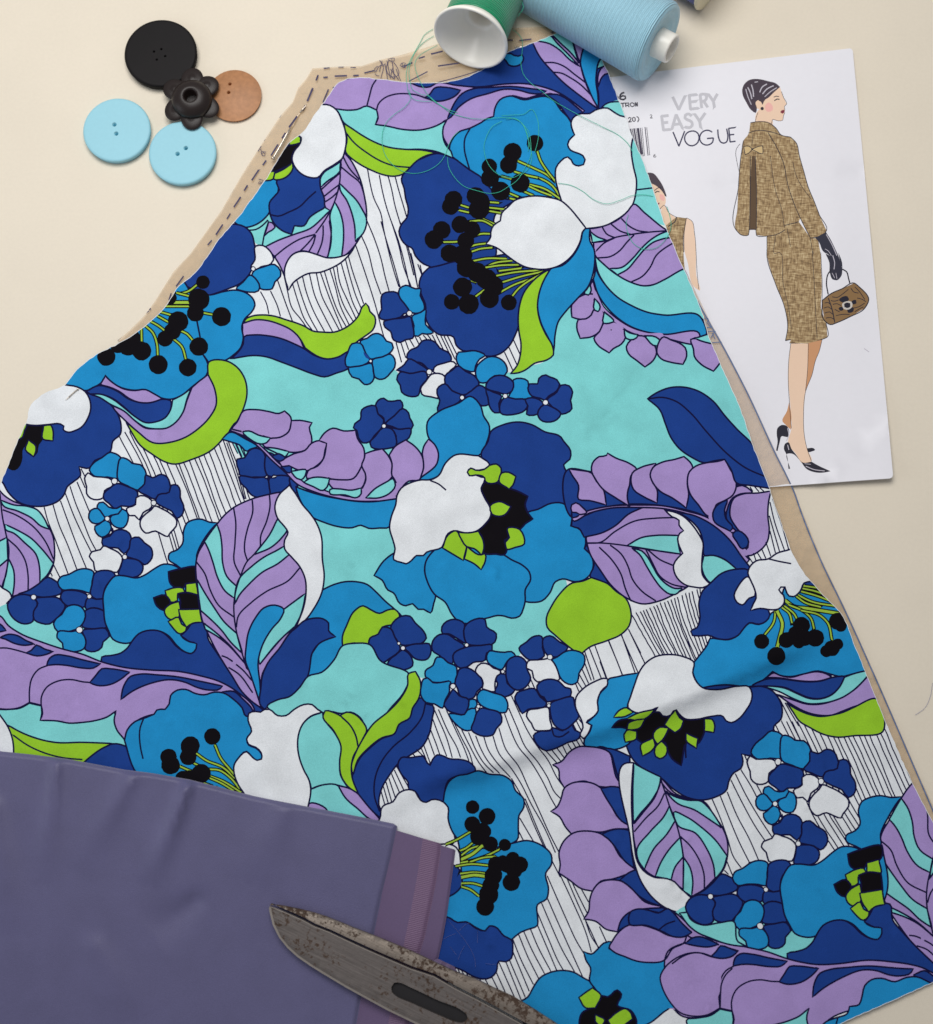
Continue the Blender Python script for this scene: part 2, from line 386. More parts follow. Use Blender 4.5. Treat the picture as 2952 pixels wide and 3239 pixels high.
DW20 @E 1117,1678
PB @I 770,175 730,150 705,110 720,70 750,65 790,100 850,110 880,95 880,140 810,160
PB @I 765,180 745,150 710,110 660,125 645,180 670,215 720,220
PB @I 770,195 720,225 690,240 700,290 740,320 790,295 810,250 800,215
PB @I 800,180 815,160 860,150 890,115 920,130 930,200 900,250 850,250 815,225
DW18 @I 780,185
PW @I 800,275! 820,260 815,290 790,305
PN @I 900,440 860,400 800,395 750,385 745,330 800,310 830,275 890,265 940,290 955,330 940,400
PN @I 915,455 940,400 955,330 1010,320 1050,360 1100,400 1105,470 1050,520 1010,490 950,470
PN @I 895,480 950,475 1010,490 1040,530 1020,590 980,610 860,585 880,530
PW @I 890,470 880,520 850,575 790,565 690,560 680,500 650,460 670,425 730,410 750,385 810,405 860,430
DW18 @I 907,463
PN @I 245,745 200,740 130,735 200,710 280,660 350,610 400,635 440,665 450,720 380,750 300,755
PN @I 230,750 130,740 90,760 55,810 70,870 110,920 180,950 240,930 245,880 270,790
PN @I 260,770 330,755 430,765 475,820 450,870 400,920 360,950 300,945 250,920 245,860 275,800
DW20 @I 245,755
PB @I 420,650 440,610 500,590 570,555 620,548 680,570 670,640 655,725 600,710 520,700 450,700
PN @I 640,745 600,720 520,705 455,715 440,760 475,810 520,830 620,820
PN @I 660,740 670,660 690,580 760,560 830,580 840,620 790,650 755,720 755,760 700,770
PN @I 640,760 700,770 770,770 770,870 620,830
DW17 @I 650,750
PN @I 600,970 625,850 660,835 770,870 780,970 690,985
PN @I 600,1000 690,985 770,985 795,1040 750,1080 740,1120 690,1150 620,1135 625,1070
PB @I 570,980 520,1000 420,1005 390,950 410,910 450,880 480,830 540,810 590,825 620,870 600,950
PB @I 570,1000 600,1020 625,1090 610,1130 560,1150 460,1130 455,1090 415,1050 420,1010 520,1005
DW24 @I 578,993
PB @I 1230,440 1290,410 1325,370 1335,270 1360,215 1400,195 1470,190 1520,210 1580,215! 1530,270 1480,340 1430,450 1425,560 1320,550 1280,520 1225,480
PB @I 840,600 900,600 1000,615 1060,590 1120,550 1190,515 1250,520 1310,545 1440,540! 1470,900 1420,1000 1320,1040 1380,1080 1430,1088 1430,1130 1390,1165 1340,1150 1280,1100 1230,1040 1170,1005 1110,995 1050,1005 990,1050 960,1080 870,1085 820,1060 790,1000 765,940 755,850 755,720 790,650
PN @I 740,1190 800,1180 880,1160 930,1120 960,1075 1010,1020 1090,995 1170,1005 1230,1050 1280,1110 1350,1155 1390,1165 1425,1130 1430,1095 1380,1080 1315,1035! 1360,990 1400,940 1500,940 1510,1050 1570,1150 1640,1250 1720,1350 1837,1490 1930,1620 1837,1604 1740,1456 1600,1386 1450,1331 1200,1301 1000,1280 840,1262 740,1232
PK @I 1223,570! 1310,548 1430,538 1430,655 1350,660 1330,695 1240,660
PG @I 1350,657! 1425,650! 1435,745 1390,735 1350,720!
PG @I 1200,708! 1280,685 1330,690 1345,720 1290,740 1290,780 1230,790
PK @I 1115,760! 1200,740 1240,795 1190,852 1140,820
PK @I 1293,728! 1350,720 1440,740! 1455,850! 1300,847 1312,800
PG @I 1195,850 1240,805 1300,788! 1312,840 1300,900 1240,918 1205,890
PG @I 1298,845! 1450,842! 1468,937! 1400,945 1355,972! 1310,900
PG @I 1222,932! 1300,902 1320,950 1357,972! 1350,1000 1310,1022 1250,970
]
[sp
PL @I -30,880 0,890 60,960 150,1020 300,1080 450,1130 600,1170 740,1225 900,1265 1100,1285 1300,1295 1450,1325 1600,1370 1720,1440 1850,1590 1837,1640 1760,1540 1700,1500 1400,1500 1300,1600 1100,1610 1000,1650 950,1690 905,1790! 850,1720 830,1650 845,1580! 780,1630 700,1655 600,1665 500,1670 420,1655 293,1650! 310,1600 300,1540! 215,1520! 150,1555 50,1570 -30,1560
S2 @I 215,1520 215,1430 230,1350 280,1280 350,1250
S2 @I 300,1540 300,1490 340,1410 420,1365 530,1355 600,1370 660,1375
S2 @I -20,1125 50,1125 120,1140 190,1160
PN @I -30,945 0,950 45,998! -30,1005
PN @I -5,1050! 60,1025 130,1035 190,1070 252,1095! 180,1105 90,1085 40,1060
PN @I 190,1160! 230,1140 265,1103 320,1130 388,1150! 340,1170 270,1182
PN @I 338,1252! 360,1200 400,1175 480,1180 600,1210 730,1240! 680,1270 600,1270 480,1250 400,1245
PN @I 652,1377! 700,1320 740,1275 800,1275 942,1298! 880,1350 800,1390 700,1395
PN @I 878,1500! 900,1400 950,1330 1010,1315 1150,1320 1300,1335 1450,1365 1615,1400! 1600,1420 1520,1430 1430,1410 1350,1375 1250,1355 1100,1380 960,1440
PN @I 1615,1442! 1700,1440 1760,1490 1840,1600 1830,1640 1790,1640 1720,1540
PA @I -30,1580 40,1572 150,1560 215,1525! 300,1545! 305,1600 293,1650! 420,1655 500,1670 600,1665 700,1650 780,1625 845,1580! 830,1650 850,1720 905,1790 945,1860! 820,1850 600,1840 400,1815 250,1775 120,1725 40,1690 -30,1590
]
PB @H 235,205! 290,155 400,200 490,262 440,278 420,292 360,245 300,225
PN @H 560,470 470,480 390,480 360,460 360,440 345,400 345,350 400,340 430,290 470,270 530,290 550,330 545,400
PN @H 570,470 545,380 570,300 620,320 720,440 740,520 630,480
PN @H 580,490 740,490 700,570 590,605
PN @H 565,490 580,560 585,605 500,630 450,610 410,560 370,520 360,480 470,485
PN @H 725,490 785,540 788,575 770,600 735,545
PW @H 543,478! 563,466 577,485 550,490
PW @H 585,488! 610,465 640,470 620,485
PL @H 290,140! 400,185 500,260 600,360 700,450 780,530 900,585 1050,628 1200,653 1350,655 1505,638 1540,560 1350,590 1200,625 1050,600 960,570 850,530 760,460 650,380 560,290 440,190 340,80
PL @H 300,130! 345,80 390,0 480,-10 580,5 650,18 690,0! 735,45 740,95 720,150 660,190 590,200 520,175 450,150 390,150
PL @H 580,200 660,190 720,150 740,70! 800,68 890,85! 870,120 885,180 885,240 840,285 780,300 700,295 620,270 545,260 520,220
PL @H 690,345 760,310 840,285 885,235 945,215 1000,235! 985,280 970,350 920,400 850,435 780,425 720,400 670,402 650,370
PL @H 1250,400 1280,460 1275,510 1250,560 1180,575 1050,570 1000,500 1100,500 1190,490
PL @H 940,215! 980,160 1040,125 1120,145 1205,140! 1220,200 1265,270 1270,340 1240,420 1190,490 1100,500 1000,490 900,480 850,490 860,435 930,400 975,340 990,270 995,235!
PL @H 1275,310! 1330,290 1400,275! 1440,320 1470,380 1470,480 1430,520 1340,570 1280,630 1230,620 1255,560 1280,500 1275,450 1250,400 1270,340
PL @H 1450,320! 1490,260 1570,210! 1640,260 1690,330 1700,400 1670,500 1590,510 1540,560 1500,620 1400,620 1440,540 1500,520 1470,470 1470,380
PL @H 1690,310! 1700,260 1735,205! 1780,240 1808,310 1790,400 1740,470 1680,500 1700,410
FL @H 310,145 440,195 560,300 650,390 760,470 850,535 960,575 1050,605 1200,630 1350,600 1490,600 1500,630 1350,648 1200,645 1050,620 900,578 780,522 700,442 600,352 500,252 400,177
FL @H 380,60 450,60 540,240 480,200 390,170
FL @H 900,440 1010,480 860,480
FL @H 1250,560 1290,630 1240,630
PA @H 388,152 430,145 500,175 587,195! 560,230 520,240 440,205
PA @H 540,263! 620,270 722,295! 690,337 640,310
PA @H 735,438! 850,435 840,470 810,500 780,490
PA @H 828,520! 870,490 930,480 1017,490! 1000,550 970,577 900,550
PA @H 1015,590 1020,570 1070,565 1180,575 1245,560! 1247,600 1220,627 1130,610
PA @H 1280,632! 1340,570 1440,510 1475,490 1495,540 1450,600 1380,630
PN @H 598,330! 650,310 700,340! 660,365 620,350
PN @H 665,405! 740,405 740,440 725,450
PB @H 770,550! 850,580 950,610 1100,640 1200,655 1300,660 1505,638! 1490,720 1460,800 1450,842 1380,850 1300,852 1245,830 1180,848 1080,840 980,810 880,762 840,710 800,640
PB @H 930,1320! 965,1300 1050,1260 1130,1240 1210,1240 1290,1260 1350,1310 1420,1380 1490,1440 1540,1490 1300,1700 1115,1700! 1110,1730 1050,1820 990,1880 860,1950 880,1780 930,1700 1000,1600 990,1530 850,1530
PG @H 1110,1702! 1110,1640 1140,1560 1200,1450 1260,1415 1310,1440 1380,1470 1440,1445 1490,1440 1525,1480 1510,1540 1460,1555 1400,1570 1370,1620 1310,1650 1300,1690 1200,1685
[lf
PL @H 260,1850 200,1750 130,1610 95,1530 75,1440 60,1320 48,1200 45,1120 60,1040 110,950 150,885 200,820 260,750 330,695 400,660 480,630 580,605 660,590 850,1100 840,1400 770,1560 700,1670 600,1800 @Q 530,300 518,400 522,552! 450,500 380,430 310,320
PA @H 198,822! 220,880 235,980 240,1100 270,1200 347,1278! 328,1362! 260,1310 200,1200 170,1100 130,990 108,948! 150,885
PA @H 640,780! 710,860 670,920 600,985 465,1045! 520,980 580,900
PA @H 690,980! 722,1045! 640,1110 530,1170 430,1260 360,1340 328,1405! 330,1330 360,1220 450,1130 560,1050 620,1020
PA @H 842,1325! 830,1400 800,1500 765,1565! 680,1640 600,1730 510,1840! 500,1800 530,1700 600,1580 660,1510 685,1440! 780,1370
PA @H 52,1218! 110,1320 180,1430 250,1530 342,1615! 387,1765! 300,1680 230,1590 150,1510 80,1448! 65,1340
PA @H 98,1538! 180,1600 280,1690 400,1830! 270,1690 190,1630 115,1587!
S2 @H 520,975 470,1040 420,1090 370,1200 340,1290 322,1400 325,1500 340,1600 370,1720 415,1870
S2 @H 580,610 585,680 560,800 515,920 515,975
S2 @H 455,645 460,720 420,860 400,960 400,1020 420,1085
S2 @H 320,705 335,800 330,960 325,1100 370,1195
S2 @H 45,1090 110,1180 150,1300 210,1410 320,1495
S2 @H 800,1140 720,1230 560,1310 450,1390 350,1500 340,1570
PB @Q 522,550! 480,420 440,300 405,200 @H 410,1720 430,1600 480,1500 540,1430 620,1410 685,1440 660,1510 600,1580 530,1700 @Q 500,200 512,380
S2 @H 770,1560 640,1680 510,1840
S2 @I 1610,1180 1650,1195 1690,1222
S2 @I 1715,1243 1760,1280 1830,1360
S2 @I 1660,1265 1730,1310 1837,1450
]
PW @H 725,540! 650,610 620,690 640,780 690,840 715,880 690,940 690,1000 740,1060 800,1130 840,1220 845,1330 830,1420 790,1530 772,1575! 840,1520 900,1440 960,1320 978,1200 965,1080 955,900 920,810 880,750 820,680 770,600
PN @H 770,1578! 840,1520 900,1505 970,1510 1010,1540 1010,1595 1062,1640! 1010,1655 940,1690 890,1760 875,1850 @Q 865,300 830,370 740,460 620,500 545,558! 522,540 518,400 530,310 570,220 650,120 745,-10
PN @H 1540,1700 1490,1640 1460,1580 1540,1490 1600,1490 1640,1540 1700,1600 1720,1650 1680,1690 1600,1700
PN @H 1560,1720 1600,1700 1690,1690 1740,1690 1755,1740 1730,1800 1640,1800 1590,1750
PN @H 1545,1735 1600,1770 1620,1850 1560,1880 1440,1860 1440,1830 1450,1810 1500,1770
PN @H 1530,1730 1450,1800 1400,1830 1340,1800 1320,1740 1300,1690 1310,1650 1370,1620 1400,1570 1460,1580 1490,1640
DW17 @H 1550,1722
DW12 @H 1520,1688
PB @K 660,-107 740,-30 755,30 800,110 800,160 780,230 740,310 720,325 540,325 480,380 430,470 360,500 300,500 420,380 430,310 400,240 365,205 345,130 350,80 430,5 580,-60
PN @K 740,310 790,220 810,150 900,100 1020,80 1110,100 1200,150 1320,190 1340,220 1390,290 1385,350 1340,390 1360,440 1430,530 1445,600 1420,660 1380,700 1280,760 1080,800 900,700 770,400
PB @K 1080,735 1150,715 1250,670 1330,670 1385,710 1400,780 1390,835! 1440,850 1490,900 1500,960 1490,1000! 1540,1050 1555,1120 1530,1190 1480,1230 1420,1240 1330,1220 1280,1240 1240,1320 1180,1380 1110,1390 1065,1385 1000,1200 900,1050 1000,850
PB @K 102,1035 32,1090 -38,1195! 22,1230 62,1300 102,1320 152,1400 192,1415 242,1400 282,1440 322,1440 372,1467 395,1400 410,1335 350,1240 330,1160 385,1000 200,1000
PB @K 385,1025 340,1090 330,1160 350,1240 400,1330 480,1390 530,1480 580,1530 640,1545 720,1520 800,1500 860,1485 910,1490 960,1505 1020,1490 1045,1440 1060,1380 1060,1300 1100,1220 1090,1170 1040,1120 960,1080 905,1045 800,1000 500,950
PK @K 740,550 760,520 850,520 940,560 1000,580 1080,620! 1060,680 1080,740 1117,785! 1060,820 1025,858 930,858 940,920 910,940 930,1000 910,1045 850,1040 760,1035 740,900 700,870 780,810 812,750 760,630
PW @K 720,325! 760,350 800,385 795,410 750,425 700,430 665,415 640,445 660,470 700,465 740,480 770,485 760,520 740,560 760,620 810,720 810,760 770,820 700,875 620,885 540,870 500,890 470,960 455,990 400,1010 345,1025 320,1050 270,1050 235,1085 195,1110 160,1100 105,1080 115,1000 100,940 75,850 90,760 120,680 130,610 160,560 230,520 310,500 370,500 430,470 480,380 540,325
S2 @K 370,505 430,530 485,575
PG @K 800,395! 850,385 885,415 880,470 860,515 770,510 765,485 700,465 655,470 640,445 665,415 700,430 760,425
PG @K 890,450 940,445 992,475! 970,540 945,567! 870,510
PG @K 805,690 870,658 957,695! 910,755 870,765 820,750
PG @K 930,853 1020,860 1050,910 1054,965 990,990 925,1003 915,955! 945,920!
PG @K 460,995! 500,900 560,870 590,910 635,990! 610,1085!
PG @K 570,880! 650,885 720,873! 755,940 760,1000 745,1047! 690,1000 635,985 590,920
PG @K 638,988! 740,1045 770,1035 770,1090 740,1152! 690,1110 618,1075!
S1 @K 1490,1740 1560,1950
S1 @K 1525,1720 1620,1960
S1 @K 1565,1700 1660,1960
S1 @K 1665,1670 1740,1850 1780,1960
S1 @K 1755,1620 1830,1790 1880,1900
S1 @K 1810,1585 1900,1760
PN @K 1490,1000! 1540,1050 1560,1120 1530,1200 1660,1250 1620,1170 1510,965!
PL @M 130,1648! 125,1610 250,1570 340,1520 430,1440 540,1390 690,1400 800,1450 @U 640,300 650,570 540,640 430,690 300,712 190,670 80,580 0,470 -80,340
PN @M 25,1480! 150,1430 300,1395 540,1388! 430,1440 340,1520 250,1570 110,1605! 70,1540 20,1525
PN @M 0,1110 160,1130 500,1180 900,1150 1215,1200 1250,1300 1300,1700 1200,1640 1120,1540 1000,1460 700,1380 300,1380 20,1460
PL @M 20,1460! 150,1410 300,1380 500,1372 700,1380 850,1415 1000,1460 1120,1540 1200,1640 1310,1770! 1290,1795 1180,1655 1100,1568 1000,1498 880,1443 700,1400 500,1390 300,1395 150,1430 25,1480
PL @M 20,1370 50,1355 100,1390 130,1425 60,1440 20,1420
PL @M 0,1110! 80,1120 165,1140 200,1200 245,1250 272,1372! 150,1340 70,1330 70,1230 20,1150
PL @M 165,1130 170,1070 220,1020 275,1010 280,995! 340,1030 440,1070 490,1110 450,1160 440,1230 430,1260 425,1330 440,1382! 340,1320 240,1250 190,1180
PL @M 450,1190 460,1140 520,1100 632,1068! 600,1130 600,1190 640,1260 640,1358! 540,1310 470,1260
PL @M 590,1150 610,1100 680,1060 770,1040 835,1020! 880,1060 900,1100 870,1150 860,1220 870,1290 852,1392! 750,1320 660,1270 610,1210
PL @M 1215,1240 1260,1230 1330,1280 1250,1290 1190,1320 1150,1400 1140,1450 1180,1530 1225,1570 1170,1570 1100,1480 1030,1450 1060,1380 1130,1340
PL @M 860,1200 875,1130 920,1090 1000,1065 1080,1055 1135,1040! 1170,1110 1210,1180 1215,1240 1190,1300 1130,1340 1070,1370 1040,1460 1015,1455 940,1370 880,1290
PL @M 1170,1400 1200,1320 1270,1290 1370,1285 1467,1270! 1450,1350 1445,1450 1455,1560 1440,1640 1390,1700 1300,1740 1250,1720 1300,1680 1300,1640 1220,1540 1170,1450
FL @M 1015,1440 1100,1500 1200,1600 1290,1740 1270,1740 1170,1640 1100,1545 1020,1490
PN @M 1150,1340 1070,1380 1045,1430 1050,1480 1170,1562! 1190,1540 1140,1470 1130,1410
PN @M 1190,1580 1210,1560 1305,1640 1290,1680 1260,1690 1220,1640
PN @M 20,1425 80,1440 25,1465
S1 @M 1480,1330 1540,1500 1595,1690
S1 @M 1460,1350 1490,1480 1565,1700
S1 @M 1455,1450 1530,1710
S1 @M 1460,1560 1500,1720
S1 @M 1430,1640 1465,1740
S1 @M 1400,1690 1430,1760
S1 @M 1370,1720 1400,1770
S1 @M 1340,1720 1360,1780
S1 @M 1300,1740 1340,1800
S1 @M 1315,1240 1335,1272
S1 @M 1350,1240 1380,1275
S1 @M 1385,1245 1415,1272
PN @M 790,1425! 900,1445 1000,1490 1100,1560 1180,1640 1250,1740 1320,1830! 1280,1890 1220,1870 1150,1780 1060,1740 985,1740 975,1650 950,1560 880,1480
PN @M 570,600! 630,560 730,520 830,515 930,540 1050,620 1130,720 1220,820 1340,940 1420,1100 1520,1265 1450,1250 1320,1230 1215,1210 1180,1120 1130,1040! 1060,1050 980,1065 900,1030 800,960 740,880 700,780 660,680
S2 @M 580,600 680,590 780,620 880,700 1000,840 1150,1000 1280,1100 1450,1175
PL @M 690,150 640,230 640,270 670,310 740,335 828,350! 855,290 845,230 800,195 740,172
PL @M 885,170 905,240 910,290 960,350 1050,400! 1090,350 1120,300 1040,170 960,165
PA @M 912,160! 1060,140 1070,190 960,180
PG @K 1540,1210! 1600,1230 1660,1255 1720,1310 1790,1360 1825,1440 1830,1500 1815,1560 1760,1620 1650,1670 1520,1720 1460,1772! 1400,1730 1280,1630 1220,1570 1215,1500 1250,1420 1310,1330 1400,1250 1480,1235
PN @J 590,720 660,660 740,605 850,580 940,610 1050,670 1170,740 1400,850 1300,1000 600,1000
PG @J 60,445! 130,485 280,545 400,570 600,570 820,578! 740,615 650,680 580,740 300,800 60,700
S2 @J 100,520 200,590 320,645 450,680 600,695
PW @J -60,300 10,385 60,460 90,540 100,640 60,800 -60,800
PB @I 905,1795! 925,1720 980,1660 1060,1630 1120,1605! 1140,1575 1200,1570! 1230,1530 1240,1470 1290,1430 1350,1425 1420,1455 1480,1465 1560,1445 1620,1450 1700,1500 1760,1560 1790,1620 @Q 425,610 450,720 415,780 430,820 480,840 520,880 525,920 490,930 450,900 415,865 350,920 325,960 330,1050 360,1120 400,1180 200,1250 -100,1250 -400,1000
S2 @I 1045,1635 1020,1700 1020,1837 1040,1930
V @Q 50,880 120,930 240,980 330,1060
V @Q 185,820 230,920 280,980 330,1040
V @Q 140,995 210,1000 300,1060 365,1140
V @Q 30,950 90,980
V @Q 150,1045 240,1080 370,1160
V @Q 90,1090 170,1120
V @Q 150,1060 220,1090 320,1150
V @J 1310,745 1380,775 1410,785
DK60 @J 1225,675
DK68 @J 1240,735
DK55 @J 1330,830
DK60 @Q 165,757
DK70 @Q 5,825
DK62 @Q -10,905
DK70 @Q 85,1025
DK60 @Q 0,1060
PA @Q 565,545 640,490 720,470 800,400 860,320 960,290 1050,200 1115,95 1200,80 1310,90 1380,200 1600,320 1560,430 1470,540 1290,710 1240,620 1170,580 1100,590 1020,575 970,585! 930,560 890,525 830,525 760,560 700,605 640,605 580,560
PA @Q 965,582! 880,612 820,670 790,750 785,830 800,920 830,1000 870,1080 885,1135! 960,1110 1040,1105 1150,1130! 1095,1030 1090,950 1100,820 1060,740 970,610
PA @Q 882,1140! 960,1110 1080,1115 1120,1180 1200,1260 1350,1360 1300,1500 860,1400
PL @Q 870,1243 1000,1295 950,1400 850,1350
PL @Q 1080,1115! 1150,1130 1220,1170 1280,1240 1395,1372! 1330,1365 1220,1280 1130,1200
PW @Q 425,610! 430,590 480,575 515,580 545,560 580,560 640,605 700,605 760,560 830,525 890,525 930,560 967,580! 880,610 820,670 790,750 785,830 800,920 830,1000 870,1080 880,1140 860,1270 800,1500 500,1500 395,1170 355,1110 330,1050 325,960 350,920 415,868 450,900 490,930 522,920 520,875 480,835 430,815 415,775 450,720 425,640
PN @Q 1660,480 1690,475 1720,520 1765,530 1760,640 1740,740 1690,830 1590,900 1530,940 1450,1040 1390,1150 1375,1250 1410,1340 1415,1372! 1340,1310 1270,1230 1200,1130 1180,1060 1200,990 1240,910 1310,840 1400,770 1490,735 1520,670 1600,620 1620,550
S2 @Q 1715,510 1690,610 1600,730 1480,830 1400,930 1350,1050 1345,1200 1380,1300
PG @Q 970,600 985,570 1040,580 1100,610 1170,680 1210,760 1225,830 1190,900 1175,980 1180,1050 1225,1172! 1150,1120 1100,1040 1090,940 1100,830 1050,720
PG @Q 1093,605! 1140,580 1200,595 1250,640 1287,710 1260,770 1225,842! 1210,760 1170,680
PG @Q 1590,300 1640,285! 1675,350 1680,400 1660,490 1620,550 1600,620 1520,670 1490,735 1400,765 1300,840 1220,930 1185,1030 1175,980 1200,890 1250,790 1330,670 1450,570 1540,470 1585,380
S1 @R 385,850 440,1000 490,1130
S1 @R 390,770 430,860 490,1000 530,1140
S1 @R 430,790 500,950 570,1080 590,1140
S1 @R 490,800 560,950 620,1080 650,1160
S1 @R 530,860 600,1000 660,1120 680,1190
S1 @R 600,940 660,1060 720,1170 780,1250
S1 @R 650,960 700,1080 760,1180 830,1250
S1 @R 700,980 740,1080 800,1180 870,1250
S1 @R 760,990 790,1080 850,1170 950,1280
S1 @R 825,980 870,1110 960,1220 1030,1330 1100,1470 1200,1650 1280,1830
S1 @R 870,930 920,1080 1010,1200 1080,1350 1150,1500 1240,1700 1310,1837 @X 1200,870 1290,1050
S1 @R 910,820 950,930 1010,1060 1100,1170 1180,1300 1250,1440 1290,1510
S1 @R 940,780 1000,920 1060,1060 1150,1170 1220,1280 1280,1400 1320,1440
S1 @R 960,690 1010,800 1080,950 1150,1060 1220,1150 1300,1300 1345,1360
S1 @R 370,930 420,1060 440,1120
S1 @R 350,980 400,1120
S1 @R 320,1040 370,1180
S1 @R 300,1060 340,1150
S1 @R 270,1080 310,1120
S1 @R 240,1110 260,1130
S1 @R 960,1290 1050,1450 1120,1620 1220,1840
S1 @R 130,1210 210,1350
S1 @R 110,1230 180,1380
S1 @R 90,1260 150,1400
S1 @R 70,1290 120,1440
S1 @R 50,1320 90,1460
S1 @R 30,1350 65,1470
S1 @R 15,1390 40,1480
S1 @R 1480,420 1540,580
S1 @R 1470,490 1520,600
S1 @R 1455,540 1500,620
S1 @R 1440,590 1480,650
S1 @R 1425,600 1450,660
S1 @R 1100,570 1130,640
S1 @R 1075,590 1090,630
S1 @R 1410,900 1430,940
S1 @R 1430,870 1470,950
S1 @R 1450,860 1480,900
S1 @R 1210,1090 1300,1190
S1 @R 1250,1080 1330,1180
S1 @R 1290,1070 1350,1150
S1 @R 1330,1050 1370,1130
S1 @R 1370,1040 1400,1090
S1 @R 1400,1020 1430,1070
S1 @R 1430,1010 1460,1060
S1 @R 1460,1000 1480,1040
S1 @X 790,340 890,510
S1 @X 785,440 820,510
S1 @X 830,200 920,420 1000,600 1085,770
S1 @X 990,760 1060,920 1140,1100 1200,1230 1260,1330
S1 @X 1080,745 1180,960 1280,1200 1310,1310
S1 @X 1130,770 1220,980 1310,1170 1360,1280
S1 @X 1240,860 1290,950
S1 @X 990,920 1060,1080 1150,1280 1250,1500
S1 @X 950,960 1010,1100 1090,1280 1190,1460
S1 @X 920,1030 1000,1220 1080,1400 1110,1450
S1 @X 920,1120 980,1260 1060,1450
S1 @X 870,1150 920,1270 1020,1460
S1 @X 820,1165 880,1300 970,1470
S1 @X 780,1180 850,1350 930,1510
S1 @X 740,1220 800,1370 890,1550
S1 @X 740,1310 860,1600
S1 @X 715,1370 830,1640
S1 @X 690,1385 800,1660
S1 @X 640,1390 760,1660
S1 @X 620,1460 700,1640
S1 @X 590,1500 650,1620
S1 @X 540,1510 590,1610
S1 @X 500,1510 550,1600
S1 @X 450,1490 500,1580
S1 @X 400,1460 450,1550
S1 @X 360,1430 400,1510
S1 @X 335,1420 365,1490
S1 @X 1270,1090 1310,1200 1370,1290
S1 @X 1370,1130 1420,1240
S1 @U 205,900 320,1140
S1 @U 150,930 250,1210
S1 @U 60,980 160,1230
S1 @U -5,1130 40,1250
H20 @U 230,790 320,950 400,1090 450,1180 | @U 720,600 760,800 810,960 850,1080
H22 @Y 1000,-40 1070,100 1230,450 1300,620 1480,900 | @Y 1840,-50 1990,300 2080,500 2150,650
S1 @U 1300,1400 1400,1600 1450,1700
S1 @U 1340,1430 1440,1600
S1 @Y 580,520 640,660 690,800 740,950 790,1020
S1 @Y 640,500 700,650 780,840 850,980
S1 @Y 690,470 760,640 850,810 920,970
S1 @Y 720,390 800,550 900,730 990,860
S1 @Y 750,340 830,500 950,700 1030,820
S1 @Y 790,310 870,440 930,560
S1 @Y 830,250 880,370 960,520
S1 @Y 815,200 850,280
S1 @Y 690,980 730,1080
S1 @Y 670,1040 700,1070
PN @R 630,310 560,270 500,240 460,240 455,190 490,150 550,135 620,170 615,230
PN @R 640,315 615,250 620,190 640,165 770,140 780,190 850,240 840,300 800,325 700,325
PN @R 620,330 550,280 500,245 440,245 390,290 385,360 440,400 500,450 530,460 540,400
PN @R 640,335 740,325 820,325 820,360 780,380 770,430 680,450 640,480 590,490 540,440 535,400
DW15 @R 635,322
PB @R 520,605 440,595 380,590 335,550 335,510 390,470 420,410 450,410 500,450 560,480 565,520 550,600
PB @R 510,620 520,590 440,595 390,595 350,560 320,570 305,620 300,680 340,740 400,750 460,780 480,720 510,660
PN @R 550,600 565,540 580,500 620,485 670,500 700,520 745,570 750,620 710,660 690,700 620,715 580,680 570,640
PN @R 540,645 580,690 650,720 650,760 635,800 620,825 560,820 490,790 470,760 500,700
DW20 @R 535,622
PW @R 700,500 740,455 800,465 830,490 880,510 880,530 850,560 840,620 840,660 780,650 750,640 755,600 740,560 700,520
PB @R 780,400 800,365 850,370 910,375 960,370 990,400 930,440 890,500 830,480 790,450
PN @R 880,530 915,535 930,600 985,650 940,690 850,690 840,660 860,600 845,570
PN @R 920,500 930,440 980,405 1030,410 1070,450 1075,500 1100,560 1060,630 1000,650 950,620 925,570
DW14 @R 897,515
PB @R 710,690 740,650 830,670 910,700 935,760 920,810 860,810 800,790 740,760 715,730
PB @R 650,760 655,720 700,720 710,760 680,790 640,795
PB @R 700,785 640,795 620,825 540,820 510,820 560,900 640,945 670,940 690,880 705,820
PN @R 730,785 800,790 880,820 890,880 850,930 830,970 760,985 710,970 670,940 690,870 710,810
DW14 @R 720,768
PN @R 1200,400 1185,340 1190,290 1180,260 1110,265 1070,300 1015,345 1050,400 1090,430 1150,430
PN @R 1220,395 1190,340 1195,270 1240,255 1310,300 1370,340 1340,380 1280,410
PB @R 1250,430 1290,410 1350,370 1400,360 1490,400 1490,460 1450,530 1440,590 1400,610 1350,595 1310,550 1300,520
PW @R 1240,420 1260,440 1300,520 1310,570 1200,580 1150,590 1120,560 1110,510 1070,490 1080,440 1150,430 1200,425
DW20 @R 1240,410
PN @R 1215,740 1170,700 1130,640 1050,650 1000,670 985,700 1010,770 1040,820 1080,790 1150,780 1210,765
PN @R 1225,735 1170,690 1145,620 1170,590 1250,570 1310,590 1350,630 1390,640 1390,690 1340,715 1270,725
PW @R 1225,775 1240,870 1255,930 1180,945 1130,940 1105,890 1070,840 1080,800 1150,785
PN @R 1255,920 1290,930 1330,945 1400,900 1420,940 1460,960 1450,1000 1370,1030 1330,1050 1260,1080 1210,1090 1160,1060 1130,1020 1120,980 1180,945 1240,945
S2 @R 1255,930 1270,980 1310,990 1380,950
PN @R 1250,740 1300,720 1410,705 1420,760 1450,840 1410,890 1330,940 1270,900 1245,830
DW14 @R 1232,762
PW @R 1178,695 1195,700 1215,730 1195,722
PN @R 135,1190 160,1140 230,1140 290,1130 320,1130 350,1180 370,1197! 390,1150 420,1120 470,1130 500,1145 600,1155 650,1170 700,1230 640,1260 560,1275 500,1310 480,1360 465,1460 430,1450 380,1445 340,1465 300,1450 280,1410 250,1380 215,1370 210,1320 160,1260
